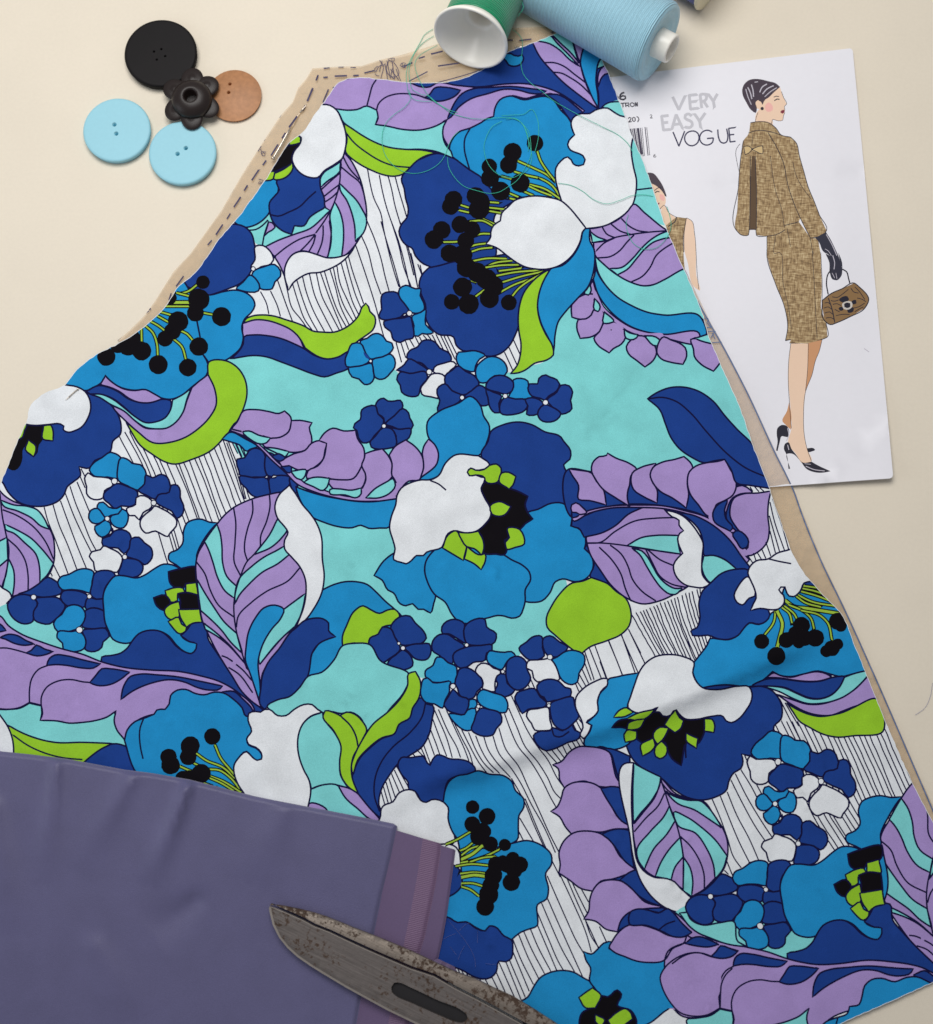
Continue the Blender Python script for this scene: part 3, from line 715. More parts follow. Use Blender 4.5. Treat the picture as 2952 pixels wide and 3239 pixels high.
PW @R 215,1372 260,1385 280,1420 300,1450 340,1465 380,1445 465,1462 500,1500 500,1580 545,1700 550,1740 480,1800 300,1900 -50,1700 10,1560 15,1510 30,1490 100,1460 140,1400
PW @X 150,560 330,555 355,600 360,650 368,672 310,690 150,700
PN @X 300,680 340,700 370,760 370,830 330,880 270,920 200,900 200,700
PB @R 465,1460! 480,1370 510,1310 560,1275 640,1260 720,1235 800,1260 900,1270 960,1310 990,1380 1050,1440 1050,1500 1015,1560 1010,1640 1000,1740 960,1765 850,1870 600,1850 560,1720 545,1700 500,1580 500,1500
PB @X 735,525 850,505 950,540 1020,610 1020,680 980,740 1000,860 985,930 920,970 920,1060 920,1120 850,1150 800,1170 730,1225! 680,1200 610,1130 570,1125 540,1160 480,1140 400,1095 340,1100 200,1060 200,950 270,915 330,880 370,830 370,760 365,670 400,580 600,560
V @X 255,532 330,500 425,445
V @X 360,578 400,560 450,520
V @X 370,610 440,560 490,545
W @X 370,640 450,600 515,545
V @X 365,665 440,650 560,610 640,570
V @X 430,660 520,630 610,620
V @X 330,690 440,675 560,685
V @X 360,745 450,735 560,745
W @X 375,770 460,755 545,765
V @X 370,815 450,815 520,835
V @X 370,840 430,860 490,905
DK50 @X 448,262
DK62 @X 553,330
DK58 @X 445,385
DK64 @X 520,440
DK60 @X 490,480
DK55 @X 578,530
DK45 @X 683,537
DK50 @X 740,635
DK62 @X 620,680
DK65 @X 600,760
DK62 @X 580,830
DK72 @X 565,900
DK66 @X 540,985
DK60 @X 700,680
DK62 @X 790,680
DK60 @X 750,720
DK64 @X 730,808
DK50 @X 670,660
PN @X 150,1400 230,1200 265,1060 340,1100 400,1095 480,1145 540,1160 570,1125 610,1130 680,1200 730,1225 740,1300 730,1360 690,1385 640,1380 620,1460 580,1500 520,1510 450,1490 380,1450 300,1420
PB @X 770,1690 850,1640 890,1570 940,1500 1020,1460 1110,1448 1180,1460 1250,1500 1320,1540 1400,1650 1300,1900 900,1900
PB @X 1255,1310! 1310,1330 1360,1290 1400,1250 1460,1240 1440,1290 1470,1305 1560,1350 1640,1380 1720,1390 1830,1370 1840,1440 1810,1500 1837,1590 1900,1700 1837,1750 1720,1837 1600,1860 1500,1700 1400,1650 1330,1570 1300,1530 1305,1430 1270,1370
PK @X 1240,1760 1340,1700 1380,1630 1430,1640 1500,1590 1530,1620 1500,1700 1600,1740 1640,1837 1600,1900 1230,1900
PG @X 1220,1645! 1280,1600 1320,1575! 1380,1625 1340,1720! 1270,1720
PG @X 1430,1810! 1500,1750 1560,1725 1600,1760 1610,1800! 1560,1837 1480,1880
PG @X 1340,1770! 1410,1810 1380,1850 1340,1820
PA @U 190,290! 300,230 400,215 570,215! 565,260 580,350! 450,332 330,312
PA @U 225,308! 300,328 340,370 380,440 420,510 480,570 540,600 592,600! 540,645 505,642 445,600 390,530 335,440 280,350
S2 @U -100,270 0,270 190,290 330,315 480,335 580,350
S2 @U -100,272 0,265 100,190 250,110 400,90 540,85
S2 @U 70,285 150,350 200,440 230,530 300,620 400,690
S2 @U -10,300 80,390 150,500 180,600 220,690
S2 @U 350,325 430,390 525,432
S2 @U 330,318 380,420 430,510 520,570 610,590
PA @U 750,365! 820,360 900,390 990,460! 900,480 800,560 750,500 735,440
PW @U 465,30! 550,50 600,75 650,120 710,200 745,270 740,350 735,430 740,500 795,570! 740,595 680,590 630,580 570,540 535,480 530,430 560,380 597,345! 575,300 560,240 575,200 603,180! 570,140 570,105 520,80
PB @U 795,965 780,1000 700,1110 665,1160 670,1210 740,1320 800,1335 900,1325 1000,1310 1100,1310 1200,1250 1250,1203! 1300,1230 1380,1240 1480,1220 1580,1200 1660,1220 1750,1240 1837,1220 1950,1200 2000,1100 1900,950 1700,700 1600,560 1530,540 1340,590 1290,750 1240,780 1200,840 1150,862 1080,852 1040,890 1000,940 930,972 850,967
PN @U 990,460 1070,465 1100,530 1130,650 1220,760 1230,790 1200,840 1150,860 1080,850 1040,890 1000,940 930,970 850,965 780,940 720,945 668,942! 655,910 700,885 720,830 715,700 740,620 800,560 880,490
PN @U 1535,540 1480,560 1455,615 1600,625 1620,560
V @U 1440,650 1520,690 1720,730
V @U 1470,600 1560,620 1650,655
V @U 1480,582 1610,600
V @U 1460,622 1560,650 1680,695
V @U 1420,655 1480,700 1600,735
W @U 1345,690 1400,730 1500,745 1720,780
V @U 1370,720 1480,770 1530,820 1550,890
V @U 1460,760 1600,800 1650,850 1680,970
V @U 1270,770 1260,840 1190,940
W @U 1285,770 1320,850 1300,960 1285,1020
V @U 1320,740 1370,780 1390,850
V @U 1340,730 1410,790 1430,830
DK55 @U 1170,985
DK67 @U 1277,1090
DK58 @U 1350,975
DK60 @U 1420,930
DK62 @U 1460,868
DK60 @U 1480,960
DK48 @U 1440,988
DK64 @U 1560,960
DK58 @U 1680,1035
DK45 @U 1640,1055
DK42 @U 1722,1005
DK62 @U 1720,838
DK45 @U 1745,870
PW @U 970,650 990,600 1070,515 1120,600 1120,655 1080,670 1030,720 990,700
PW @U 1070,490 1080,450 1130,400 1220,385 1280,345 1380,315 1500,250 1680,560 1530,548! 1480,560 1450,620 1400,660 1370,655 1345,610 1340,590 1310,590 1295,610 1330,650 1335,700 1290,750 1240,755 1160,745 1090,760! 1110,710 1130,670 1120,610 1090,540
S2 @U 1220,385 1280,400 1385,420
PL @U 1205,1247! 1260,1213 1300,1230 1380,1245 1480,1220 1580,1205 1640,1220 1682,1245! 1600,1270 1500,1275 1400,1265 1300,1250
PN @U 1100,1310 1200,1260 1300,1255 1400,1268 1500,1278 1600,1272 1690,1245 1775,1242 1740,1310 1680,1370 1600,1400 1520,1395 1430,1360 1340,1320 1240,1310 1160,1310
PA @U 1165,1308! 1240,1310 1340,1325 1430,1365 1520,1400 1600,1402 1680,1372 1740,1310 1772,1245! 1837,1220 1950,1200 1837,1340 1760,1390 1680,1420 1600,1435 1500,1435 1400,1400 1300,1350
PL @U 1280,1368! 1400,1410 1500,1440 1600,1440 1680,1420 1760,1390 1837,1340 2000,1200 2000,1400 1837,1460 1760,1490 1680,1520 1580,1520 1500,1500 1400,1450
PG @U 1355,1435! 1430,1480 1500,1510 1600,1530 1680,1520 1760,1500 1837,1465 2000,1400 2050,1640 1837,1670 1720,1680 1620,1660 1520,1610 1440,1560 1400,1500
PN @U 1095,1315 1160,1310 1235,1335 1300,1410 1320,1480 1310,1550 1260,1600 1250,1660 1150,1720 1130,1775 @Y 865,205 795,195! 805,250 790,300 740,330 700,400 690,450 600,510 500,530 400,510 300,450 210,370 100,315 10,240 -50,100 -50,-50 @U 500,1400 900,1300
PW @R 1650,565 1560,590 1480,640 1430,700 1425,770 1450,830 1470,870 1480,920 1460,980 1480,1000 1530,940 1540,905 1505,885 1560,840 1590,800 1585,730 1610,660 1680,580
PB @R 1660,600 1600,680 1585,740 1590,800 1550,850 1505,887! 1545,905! 1530,950 1490,1010 1490,1050 1540,1080 1600,1060 1700,1082 1790,1055 1900,800 @U 195,1465 220,1390 250,1290 278,1213! 130,1240 50,1270
PK @U 80,1612! 130,1560 200,1545 330,1500 450,1500 600,1530 770,1550 755,1640 700,1730 630,1715 620,1830 @Y 385,130 357,280! 290,230 250,150 @U 470,1720 400,1730 300,1720 260,1690 180,1615
PW @U 280,1210 320,1150 400,1095 500,1080 600,1095 680,1140 670,1210 740,1320 850,1335 1000,1310 1080,1315 1100,1360 1090,1430 1060,1480 1000,1550 950,1575 910,1560 890,1530 800,1530 700,1550 610,1545 570,1510 550,1482! 530,1490 510,1520 450,1525 430,1500 398,1492! 417,1460! 380,1480 250,1500 200,1465 220,1380 250,1290
PG @U 95,1537! 130,1490 190,1466 235,1500! 180,1530
PG @U 188,1547! 260,1510 392,1478! 370,1510 300,1557
PG @U 195,1632! 200,1580 240,1560 322,1548! 290,1610
PG @U 180,1717! 170,1660 190,1630 262,1638! 260,1692
PG @U 305,1817! 290,1740 380,1688! 397,1740 370,1780
PG @U 395,1760 440,1708! 482,1750 475,1810 430,1837 400,1820
PG @U 385,1650 430,1608 497,1615! 450,1700 415,1732! 385,1690
PG @U 465,1590! 510,1520 545,1485! 575,1540 602,1560! 580,1620 540,1647! 490,1612
PG @U 623,1652! 707,1690! 697,1762! 620,1700
PG @U 755,1548! 810,1550 830,1600 822,1647! 755,1636!
PN @X 1560,-60 1650,60 1600,300 1640,700 1837,950 2000,1100 1900,1250 1600,1150 1500,1000 1300,400
PL @R 1260,1190! 1320,1170 1380,1100 1450,1060 1520,1060 1600,1070 1670,1100 1700,1200 1720,1280 1770,1350 1820,1420 1700,1360 1600,1350 1480,1310 1400,1330 1345,1360! 1310,1300 1300,1220
PL @R 1245,1530! 1290,1500 1320,1440 1345,1360 1400,1325 1480,1315 1560,1330 1620,1370 1680,1480 1740,1580 1830,1650 1700,1660 1620,1680 1500,1675 1400,1700! 1350,1640 1310,1570
PL @X 1075,740! 1085,680 1075,600 1110,510 1180,450 1280,435 1390,460 1460,520 1520,620 1630,715 1540,760 1460,785 1380,800 1320,872! 1240,855 1150,790
PL @X 1255,1075! 1290,1020 1300,930 1320,870 1370,810 1450,790 1530,800 1610,860 1700,950 1837,988 1700,1000 1600,1020 1530,1080 1500,1167! 1420,1150 1340,1090
PL @X 1460,1240 1500,1180 1580,1120 1680,1120 1780,1150 1900,1200 2000,1180 1950,1300 1900,1350 1830,1375 1720,1390 1640,1380 1560,1350 1470,1310 1440,1280
FL @R 1775,1330 1815,1420 1825,1640 1840,1640 1835,1400 1825,1200 1800,1250
FL @X 1580,400 1600,440 1605,560 1640,730 1660,740 1630,560 1610,400
PN @R 1620,1070! 1680,1075 1820,1130! 1820,1200 1775,1348! 1740,1290 1710,1200 1680,1110
PN @R 1610,1365! 1680,1350 1760,1365 1800,1420 1810,1520 1822,1638! 1760,1600 1690,1500 1640,1420
PN @X 1385,460! 1450,430 1530,420 1600,440 1600,550 1622,708! 1550,650 1490,560 1430,490
PN @X 1520,790! 1580,740 1640,718 1690,820 1760,920 1840,985! 1750,960 1660,910 1590,840
PN @X 1500,1167! 1530,1080 1580,1030 1660,1005 1740,1015 1860,1060 1900,1160 1760,1140 1680,1115 1600,1115 1540,1140
PN @Y -10,1340 50,1320 120,1330 190,1350 260,1318 310,1360 350,1410 432,1492! 380,1522 300,1522 210,1480 100,1440 -20,1430
S2 @Y 195,1472 240,1435 310,1408
PL @Y 230,1308! 300,1340 430,1450 520,1520 450,1570 380,1500 300,1400
PL @Y 10,258! 0,680 20,860 60,1000 150,1080 280,1110 350,1165 430,1232! 520,1180 590,1110 660,1040 690,950 685,800 650,720 600,650 520,540 400,520 300,470 240,400 210,370 100,320
PA @Y 12,262! 100,310 207,362! 200,420 150,520 50,640 8,700! 5,450
PA @Y 270,578! 312,680! 250,780 160,880 88,1030! 50,980 32,905 130,760 230,650
PA @Y 350,798! 372,940! 310,1020 283,1108! 168,1085! 200,1000 260,900
PA @Y 238,465! 300,500 400,530 505,540 550,580 610,660 655,735! 560,670 450,600 330,555
PA @Y 305,655! 300,620 400,655 500,725 600,815 690,935! 660,1030 602,1105! 590,1000 540,880 460,770 330,712
PA @Y 373,945! 420,1020 440,1110 432,1228! 370,1190!
S2 @Y 205,370 235,460 270,570 310,670 345,790 370,940 370,1190
S2 @Y 235,480 190,570 100,660 15,760
S2 @Y 205,395 170,500 80,620 15,700
S2 @Y 345,790 420,860 480,950 520,1060 525,1180
S2 @Y 215,405 260,460 350,510 480,530
PW @Y -15,258 8,260! -5,500 0,680 15,850 40,980 80,1040 160,1090 250,1100 310,1125 350,1170 380,1195 428,1240! 400,1335 350,1345 270,1325 150,1240 70,1130 10,960 -15,800
COPY lf cl sp : @I 245,755 650,750 578,993 907,463 780,185 1117,71 1225,570 1310,545 1430,1095 1115,760 740,1200 960,1080 870,1085 1575,215 1225,480 1335,270 725,1240 940,1300 385,1150 250,1095 300,1540 215,1520 1610,1400 845,1580 1140,1575 1200,1570 1240,1470 1480,1465 835,1640 1430,650 1480,940 1720,1350 1490,340 1430,480 1705,765 > @Z 220,912 622,860 580,1127 857,527 690,238 1023,73 1222,605 1310,570 1465,1140 1117,825 775,1335 1000,1195 880,1200 1600,185 1205,505 1285,290 778,1385 1003,1440 415,1300 275,1258 375,1745 290,1720 1697,1447 935,1720 1230,1710 1310,1700 1340,1560 1560,1530 920,1790 1440,630 1490,975 1770,1330 1530,340 1460,490 1825,740
FL @Y 150,1600 260,1560 480,1500 620,1600 640,1700 600,2000 200,2000 190,1750
FB @Y 20,1720 150,1705 236,1690! 234,1752 203,1819 212,1870 240,1940 285,2010 300,2040! 230,2040 150,2000 60,1900
PL @X 1460,1240 1500,1180 1580,1120 1680,1120 1780,1150 1900,1200 2000,1180 1990,1240 1900,1290 1840,1375 1720,1390 1640,1380 1560,1350 1470,1310 1440,1280
S2 @Y 639,2039 549,2089 439,2099 349,2074 285,2010 240,1940 212,1870 203,1819 235,1750 300,1690 400,1645 480,1638 575,1668
S2 @Y 235,1755 236,1695 262,1625 330,1585 390,1566
PL @Y 225,1306! 300,1340 430,1450 520,1512 640,1562 720,1580 720,1600 600,1590 500,1550 430,1530 380,1500 300,1400
FL @Y 440,1480 520,1520 640,1568 730,1584 720,1640 600,1620 470,1570
PN @Y -10,1340 50,1320 120,1330 190,1350 260,1318 310,1360 350,1410 432,1492! 380,1522 300,1522 210,1480 100,1440 -20,1430
S2 @Y 195,1472 240,1435 310,1408
PN @Y 385,1572! 440,1530 490,1522 560,1545 628,1578! 560,1596 470,1590
PN @Y 570,1668! 610,1630 642,1588 700,1603 767,1630! 730,1662 660,1680
S2 @Z 290,1720 293,1620 300,1545 330,1480 380,1432
S2 @Z -60,1400 20,1345 100,1320 170,1325 225,1345
PA @Y 345,1350! 410,1440 480,1495 560,1528 640,1560 740,1585 825,1590 770,1560 735,1410 640,1420 500,1435 420,1390 400,1345!
PB @Z 920,1950 1000,1880 1060,1820 1140,1790 1215,1760 1230,1710! 1300,1695 1320,1640 1340,1560 1390,1515 1460,1505 1560,1530 1640,1500 1720,1495 1800,1530 1950,1620 1700,1950
S2 @Z 1145,1790 1130,1850
[j
]
'''
ENVELOPE_PRINT = r'''
FH @F 1020,1258 1070,1258 1110,1300 1150,1370 1167,1430 1130,1395 1090,1355 1060,1335 1030,1330
FS @F 1040,1328 1090,1348 1140,1395 1162,1440 1150,1500 1120,1522 1085,1450
FP @F 1120,1410 1150,1420 1150,1460 1125,1450
FS @F 1150,1490 1185,1545 1240,1590 1180,1650 1130,1600
FT @F 1150,1650 1240,1575! 1312,1585! 1292,1700 1292,1850 1300,2000 1100,1700
FS @F 1312,1583! 1345,1600 1370,1700 1382,1837 1385,2000 @W 30,300 0,280 @F 1320,1900 1300,1830 1296,1700
S3 @F 1085,1400 1100,1390 1117,1393
S2 @F 1080,1385 1105,1365 1130,1362
FR @F 1095,1483 1115,1470 1118,1480 1105,1492
S3 @F 1240,1575 1235,1600 1180,1645
S2 @F 1312,1583 1296,1690 1294,1830
S1 @F 1315,1583 1347,1600 1372,1700 1383,1837 @W 12,130 27,290
S1 @F 1118,1522 1150,1490 1185,1545 1240,1577
FK @F 1158,1410 1165,1418 1160,1426 1153,1418
FS @V 548,440 538,525 690,560 690,500 640,380
FS @V 600,350 640,295 755,215 772,270 790,310 816,365! 797,383 800,418 797,440 787,470 780,508 740,515 690,503 640,480 600,420
FP @V 625,375 655,350 690,380 690,420 650,435 625,415
FS @V 535,345 560,328 590,350 600,395 575,410 545,400
FH @V 418,240 435,190 480,150 540,140 590,145 650,160 720,180 757,212! 700,262 650,310 625,325 600,372! 585,345 560,330 538,350 550,400 540,445 500,420 455,350 425,290
L4 @V 468,215 490,260 505,320
L4 @V 500,190 515,240 520,300
L3 @V 450,230 470,300 500,370
L4 @V 575,260 595,215 640,185
L4 @V 600,275 640,230 700,200
L3 @V 620,300 670,255 725,220
L3 @V 530,170 560,165
S3 @V 705,335 730,320 752,322
S2 @V 700,303 720,295 748,297
FR @V 758,438 790,415 800,428 790,445 778,452
S1 @V 770,255 790,310 816,365 797,385 800,420
S1 @V 800,440 787,470 780,510 740,515 690,503 680,545
S1 @V 560,440 545,480 535,520
DK15 @V 597,405
FT @V 492,532! 560,522 650,530 720,580 765,640 850,660 900,710 930,830 970,970 1010,1110 1060,1230 1110,1360! 1172,1495! 1150,1528 1030,1565! 960,1430 940,1385 925,1418! 800,1450! 800,1490 740,1525 640,1545 545,1537! 540,1490! 482,1490! 475,1535 410,1535 370,1500 375,1300 385,1100 400,900 412,800 430,690 470,640
FT @V 640,1540! 740,1525 800,1490 800,1450! 925,1418! 1030,1562! 1085,1568 1110,1650 1125,1837 @W 1008,300 1003,450 1042,560 1052,670! 1000,692 900,722! 750,718! 760,690 718,700! 735,600 710,430 640,250 570,0
Fk @V 505,830! 530,830! 545,1100 545,1488! 485,1488! 490,1100
S2 @V 475,622 560,600 660,610 765,642
S2 @V 492,532 560,522 650,530 720,580 765,640 850,660
S2 @V 430,690 405,850 385,1100 372,1500 410,1535 475,1535 482,1490 540,1490 545,1537 640,1545 740,1525 800,1490
S2 @V 650,620 720,740 780,870 830,1100 900,1300 960,1430 1030,1565
S1 @V 670,830 690,1000 720,1150 770,1300 795,1470
S2 @V 850,660 900,710 930,830 970,970 1010,1110 1060,1230 1110,1360
S2 @V 1110,1360 1172,1495 1150,1528 1030,1565
S1 @V 870,880 900,1000 950,1100 1040,1220
S2 @V 800,1450 925,1418
S1 @V 515,630 505,740
S1 @V 400,720 370,760 375,900 395,980
S2 @V 490,830 490,1100 484,1488
S2 @V 535,830 545,1100 545,1488
Fb @V 432,745! 470,740 505,765 480,800 445,818!
Fb @V 515,765! 560,745 602,738! 600,808! 520,778
S2 @V 432,745 470,740 505,765 480,800 445,818
S2 @V 432,745 445,818
S2 @V 515,765 560,745 602,738
S2 @V 602,738 600,808 520,778
DK8 @V 510,770
S2 @V 640,1545 640,1680 @W 570,0 640,250 710,430 735,600 718,700
S1 @V 715,1540 720,1700 @W 650,0 700,250 745,450 765,600
S1 @V 1025,1565 1055,1700 @W 940,0 950,300 960,500 970,680
S2 @W 718,700 760,690
S2 @W 750,718 900,722 1000,692 1052,670 1042,560
S1 @W 1000,0 1012,300 1005,500
S1 @V 820,1480 850,1640
Fg @V 1070,1560! 1168,1510! 1200,1560 1250,1660 1285,1740 1310,1837 @W 1140,0 1170,80 1172,130! 1165,180 1130,218 1095,212 1068,150! 1068,80 1040,0 @V 1200,1720 1140,1680 1105,1600
L3 @V 1170,1530 1220,1620 1265,1720
L2 @V 1160,1660 1190,1680 1215,1720
L3 @W 1095,20 1110,80 1105,130
L2 @W 1090,160 1110,200
L2 @W 1120,160 1128,205
S4 @W 1058,330 1045,230 1062,160 1080,140
S4 @W 1172,130 1205,150 1220,200 1232,245
FU @W 1010,380! 1080,325 1170,285 1265,240! 1305,270 1382,375 1350,440! 1230,510 1130,555 1075,572 1030,540! 1015,450
S3 @W 1010,380 1080,325 1170,285 1265,240 1305,270 1382,375 1350,440 1230,510 1130,555 1075,572 1030,540 1010,380
S3 @W 1060,360 1090,450 1110,550
S2 @W 1030,400 1060,395 1075,410
S2 @W 1025,440 1060,430 1085,450
S2 @W 1030,480 1070,470 1095,490
S2 @W 1040,520 1080,515 1105,530
S2 @W 1090,350 1130,355 1170,330 1220,290
S2 @W 1080,380 1110,385 1140,375
S2 @W 1095,410 1130,405 1160,420
S2 @W 1110,450 1150,470
S2 @W 1120,500 1170,490 1230,490
S2 @W 1240,280 1260,310 1300,320
S2 @W 1270,270 1300,300 1350,370
S2 @W 1260,440 1300,430 1350,400
S2 @W 1290,360 1330,370 1360,390
S2 @W 1270,470 1300,450 1340,430
FK @W 1145,375 1210,345 1225,370 1170,395
FK @W 1245,385 1280,375 1285,400 1255,410
FK @W 1140,440 1175,430 1180,455 1150,460
FK @W 1210,455 1260,435 1260,465 1215,475
FQ @W 1170,405 1205,385 1245,390 1252,425 1225,450 1185,448
FK @W 1185,408 1210,395 1235,402 1235,428 1210,440 1188,432
Fs @W 898,720! 1010,692! 985,790 960,850 930,970 880,1100! 880,900
FS @W 760,722! 900,722! 893,950 878,1100 862,1300 868,1450 890,1560 925,1660 860,1680 800,1600 740,1520 765,1400 755,1200 740,1000 745,850
Fs @W 747,1190! 730,1260 695,1345 720,1370 760,1410! 765,1300
S1 @W 760,725 745,850 740,1000 750,1200 765,1400
S1 @W 1010,692 985,790 960,850 930,970 880,1100 862,1300 868,1450 890,1560 925,1660
S1 @W 900,722 893,950 878,1100
FK @W 648,1440 655,1395 685,1372 730,1380 748,1430 740,1470 715,1465 690,1460 672,1510 655,1580! 643,1575! 655,1500
L3 @W 735,1400 745,1450 725,1500
FK @W 705,1560 715,1520 740,1508 765,1560 800,1605 860,1672 925,1664! 980,1695 1078,1740! 1050,1747 960,1750 890,1725 830,1650 770,1600 735,1600 755,1720! 742,1722! 728,1610
L3 @W 880,1700 940,1725 1030,1738
L2 @W 870,1680 920,1685
L3 @W 735,1530 745,1570
FK @W 888,1558! 945,1558 955,1570 930,1582 900,1588
C8 @F 1212,703 1257,797
C8 @F 1257,797 1303,697
C8 @F 1333,690 1342,793
C8 @F 1330,693 1386,687
C8 @F 1335,742 1382,736
C8 @F 1340,793 1396,786
C8 @F 1412,690 1424,786
C8 @F 1412,688 1445,684 1460,705 1448,730 1418,738
C8 @F 1438,736 1468,780
C8 @F 1473,686 1508,735
C8 @F 1538,681 1508,735
C8 @F 1508,733 1516,778
C8 @F 1132,842 1146,947
C8 @F 1130,845 1184,839
C8 @F 1136,893 1180,888
C8 @F 1144,945 1196,940
C8 @F 1207,938 1238,832
C8 @F 1238,832 1284,930
C8 @F 1218,905 1268,899
C8 @F 1350,843 1330,828 1305,836 1302,858 1325,872 1350,885 1355,910 1335,927 1302,922
C8 @F 1372,828 1408,880
C8 @F 1450,820 1408,880
C8 @F 1408,878 1416,925
I3 @F 1215,958 1258,1062
I3 @F 1258,1062 1300,952
I3 @F 1405,1002 1398,972 1378,955 1350,952 1322,962 1303,985 1300,1015 1315,1043 1340,1058 1370,1055 1395,1035 1405,1002
I3 @F 1500,960 1475,947 1450,948 1425,962 1410,990 1410,1015 1425,1040 1450,1053 1480,1050 1503,1032 1508,1002
I3 @F 1508,1002 1462,1006
I3 @F 1540,940 1548,1005 1560,1030 1582,1040 1605,1030 1613,1005 1605,934
I3 @F 1620,932 1630,1031
I3 @F 1620,932 1664,927
I3 @F 1625,980 1660,976
I3 @F 1630,1031 1670,1026
I2 @F 1672,922 1674,924
i5 @F 862,672 842,678 830,700 830,715
i5 @F 850,695 868,700 870,715 855,724 835,720 830,708 850,695
i4 @F 812,700 816,712
i3 @F 832,752 868,748
i3 @F 850,750 853,780
i3 @F 873,778 870,750
i3 @F 870,750 892,748 896,758 888,764 873,766
i3 @F 884,765 898,776
i3 @F 917,746 932,752 934,768 920,775 906,768 905,753 917,746
i3 @F 944,774 941,744
i3 @F 941,744 957,772
i3 @F 957,772 955,742
i3 @F 890,862 898,853 910,856 908,868 892,887
i3 @F 892,887 912,884
i3 @F 930,851 940,858 941,876 932,883 922,876 921,858 930,851
i3 @F 950,846 963,853 968,868 958,887
i2 @F 1048,838 1056,832 1063,840 1050,858
i2 @F 1050,858 1067,856
i2 @F 1086,1120 1076,1128 1074,1140
i2 @F 1083,1130 1092,1136 1086,1144 1075,1140 1083,1130
i2 @F 975,1125 985,1122 980,1140
B4 @F 905,935 940,1080
B3 @F 918,934 952,1110
B5 @F 932,932 962,1115
B2 @F 945,931 972,1125
B8 @F 960,930 985,1120
B3 @F 978,928 998,1136
B2 @F 990,927 1008,1134
B3 @F 1012,925 1034,1130
B2 @F 1024,924 1046,1128
L3 @W 1345,762 1385,790
'''
TISSUE_PRINT = r'''
D6 @A 285,497 330,490
D4 @A 390,487 430,487
D4 @A 480,491 520,490
D7 @A 283,563 315,560
D7 @A 365,553 455,550
D7 @A 500,550 540,547
D6 @A 580,530 650,513
D7 @A 245,545 230,585
D7 @A 205,640 165,735
D6 @A 320,648 280,745
D7 @A 350,637 375,635
D7 @A 90,845 35,925
D7 @A 870,482 930,455
D6 @A 975,425 1020,410
D7 @A 1065,393 1150,372
D6 @A 1115,480 1275,457
D5 @A 905,590 1040,520
D4 @A 1110,600 1260,560 1430,508
D5 @A 1615,292 1660,291
D6 @A 1705,295 1795,284
D4 @A 1640,375 1680,365
D7 @D 1815,640 1775,735
D7 @D 1760,765 1740,805
D7 @D 1700,845 1640,925
D7 @D 1615,965 1590,1005
D7 @D 1560,1050 1510,1130
D7 @D 1475,1165 1450,1200
D7 @D 1420,1235 1370,1310
D7 @D 1340,1345 1315,1385
D7 @D 1290,1430 1240,1505
D6 @D 1215,1550 1190,1590
D7 @D 1160,1630 1110,1705
D6 @D 1080,1745 1050,1780
D4 @D 1586,830 1570,855
D4 @D 1525,905 1508,935
D3 @D 1480,980 1460,1022
D3 @D 1440,1060 1415,1100
D3 @D 1370,1150 1340,1200
D3 @D 1310,1245 1285,1290
D3 @D 1240,1370 1205,1430
D3 @D 1130,1545 1105,1585
D6 @E 1335,30 1280,105
D6 @E 1245,155 1228,205
D4 @E 1130,195 1115,225
D6 @E 1092,262 1090,275
D4 @E 1083,285 1062,298
D4 @E 1025,333 988,366
D4 @E 960,390 918,432
D4 @E 885,470 850,502
D3 @D 1435,1083 1440,1097
D3 @D 1440,1100 1475,1105
D3 @D 1440,1115 1455,1108 1468,1118 1462,1132 1448,1130 1440,1115 1438,1105
D3 @D 1420,1300 1455,1310
D3 @D 1420,1325 1430,1318 1438,1326 1432,1336 1420,1332 1420,1325
D3 @D 1438,1326 1448,1320 1456,1328 1450,1338 1440,1334
D3 @A 690,436 715,470 700,570
D3 @A 710,440 690,520
D3 @A 665,520 690,480 730,470
D3 @A 658,535 670,548 690,552
D3 @A 730,460 750,580
D3 @A 745,440 770,570
D3 @A 760,435 740,500 760,545 800,560 830,540 820,490 795,455
D3 @A 780,430 800,570
D3 @A 750,430 800,425 790,450 750,430
D3 @A 810,500 845,588
D3 @A 770,500 830,580
D3 @A 790,480 780,560 800,575
D3 @A 660,525 655,500 680,480
D3 @A 845,465 865,455 880,460 870,475 850,485 840,475 845,465
D3 @A 855,455 860,490 880,490
D3 @F 325,235 365,228 395,235
D3 @F 335,245 350,228
e6 @a 2167,842 2173,872 2241,1015 2280,1083 2363,1241 2450,1429 2515,1564 2528,1602 2594,1767 2672,1929 2777,2162 2902,2450 2957,2577
e4 @M 970,15 1032,15
e4 @M 1000,48 1028,12
e4 @M 1005,50 1030,82
e4 @M 975,85 1040,80
e4 @M 1008,110 1075,110
e4 @M 1030,160 1052,122
e4 @M 1040,122 1062,165
e4 @M 1040,192 1110,188
'''
FABRIC_OUTLINE = '''1826,80 1761,104 1687,135 1614,161 1523,222 1414,259 1375,261 1292,260 1196,249 1126,245 1074,259 1035,309 1000,357 957,418 914,453 858,540 797,627 742,701 692,758 662,800 610,869 566,904 523,969 457,1032 375,1086 305,1121 244,1169 205,1217 144,1243 100,1278 83,1335 57,1391 26,1470 4,1522 -30,1600 -60,2400 -70,3300 1000,3380 2350,3370 2500,3310 2657,3239 2952,3107 2975,3096 2975,2650 2952,2600 2910,2522 2870,2439 2700,2031 2662,1940 2605,1883 2566,1839 2527,1787 2501,1735 2470,1648 2453,1600 2440,1562 2427,1523 2383,1409 2344,1296 2279,1148 2244,1065 2225,1000 2140,797 2105,714 2070,610 2031,501 1994,414 1979,370 1957,314 1922,226 1896,170 1870,122 1850,90'''

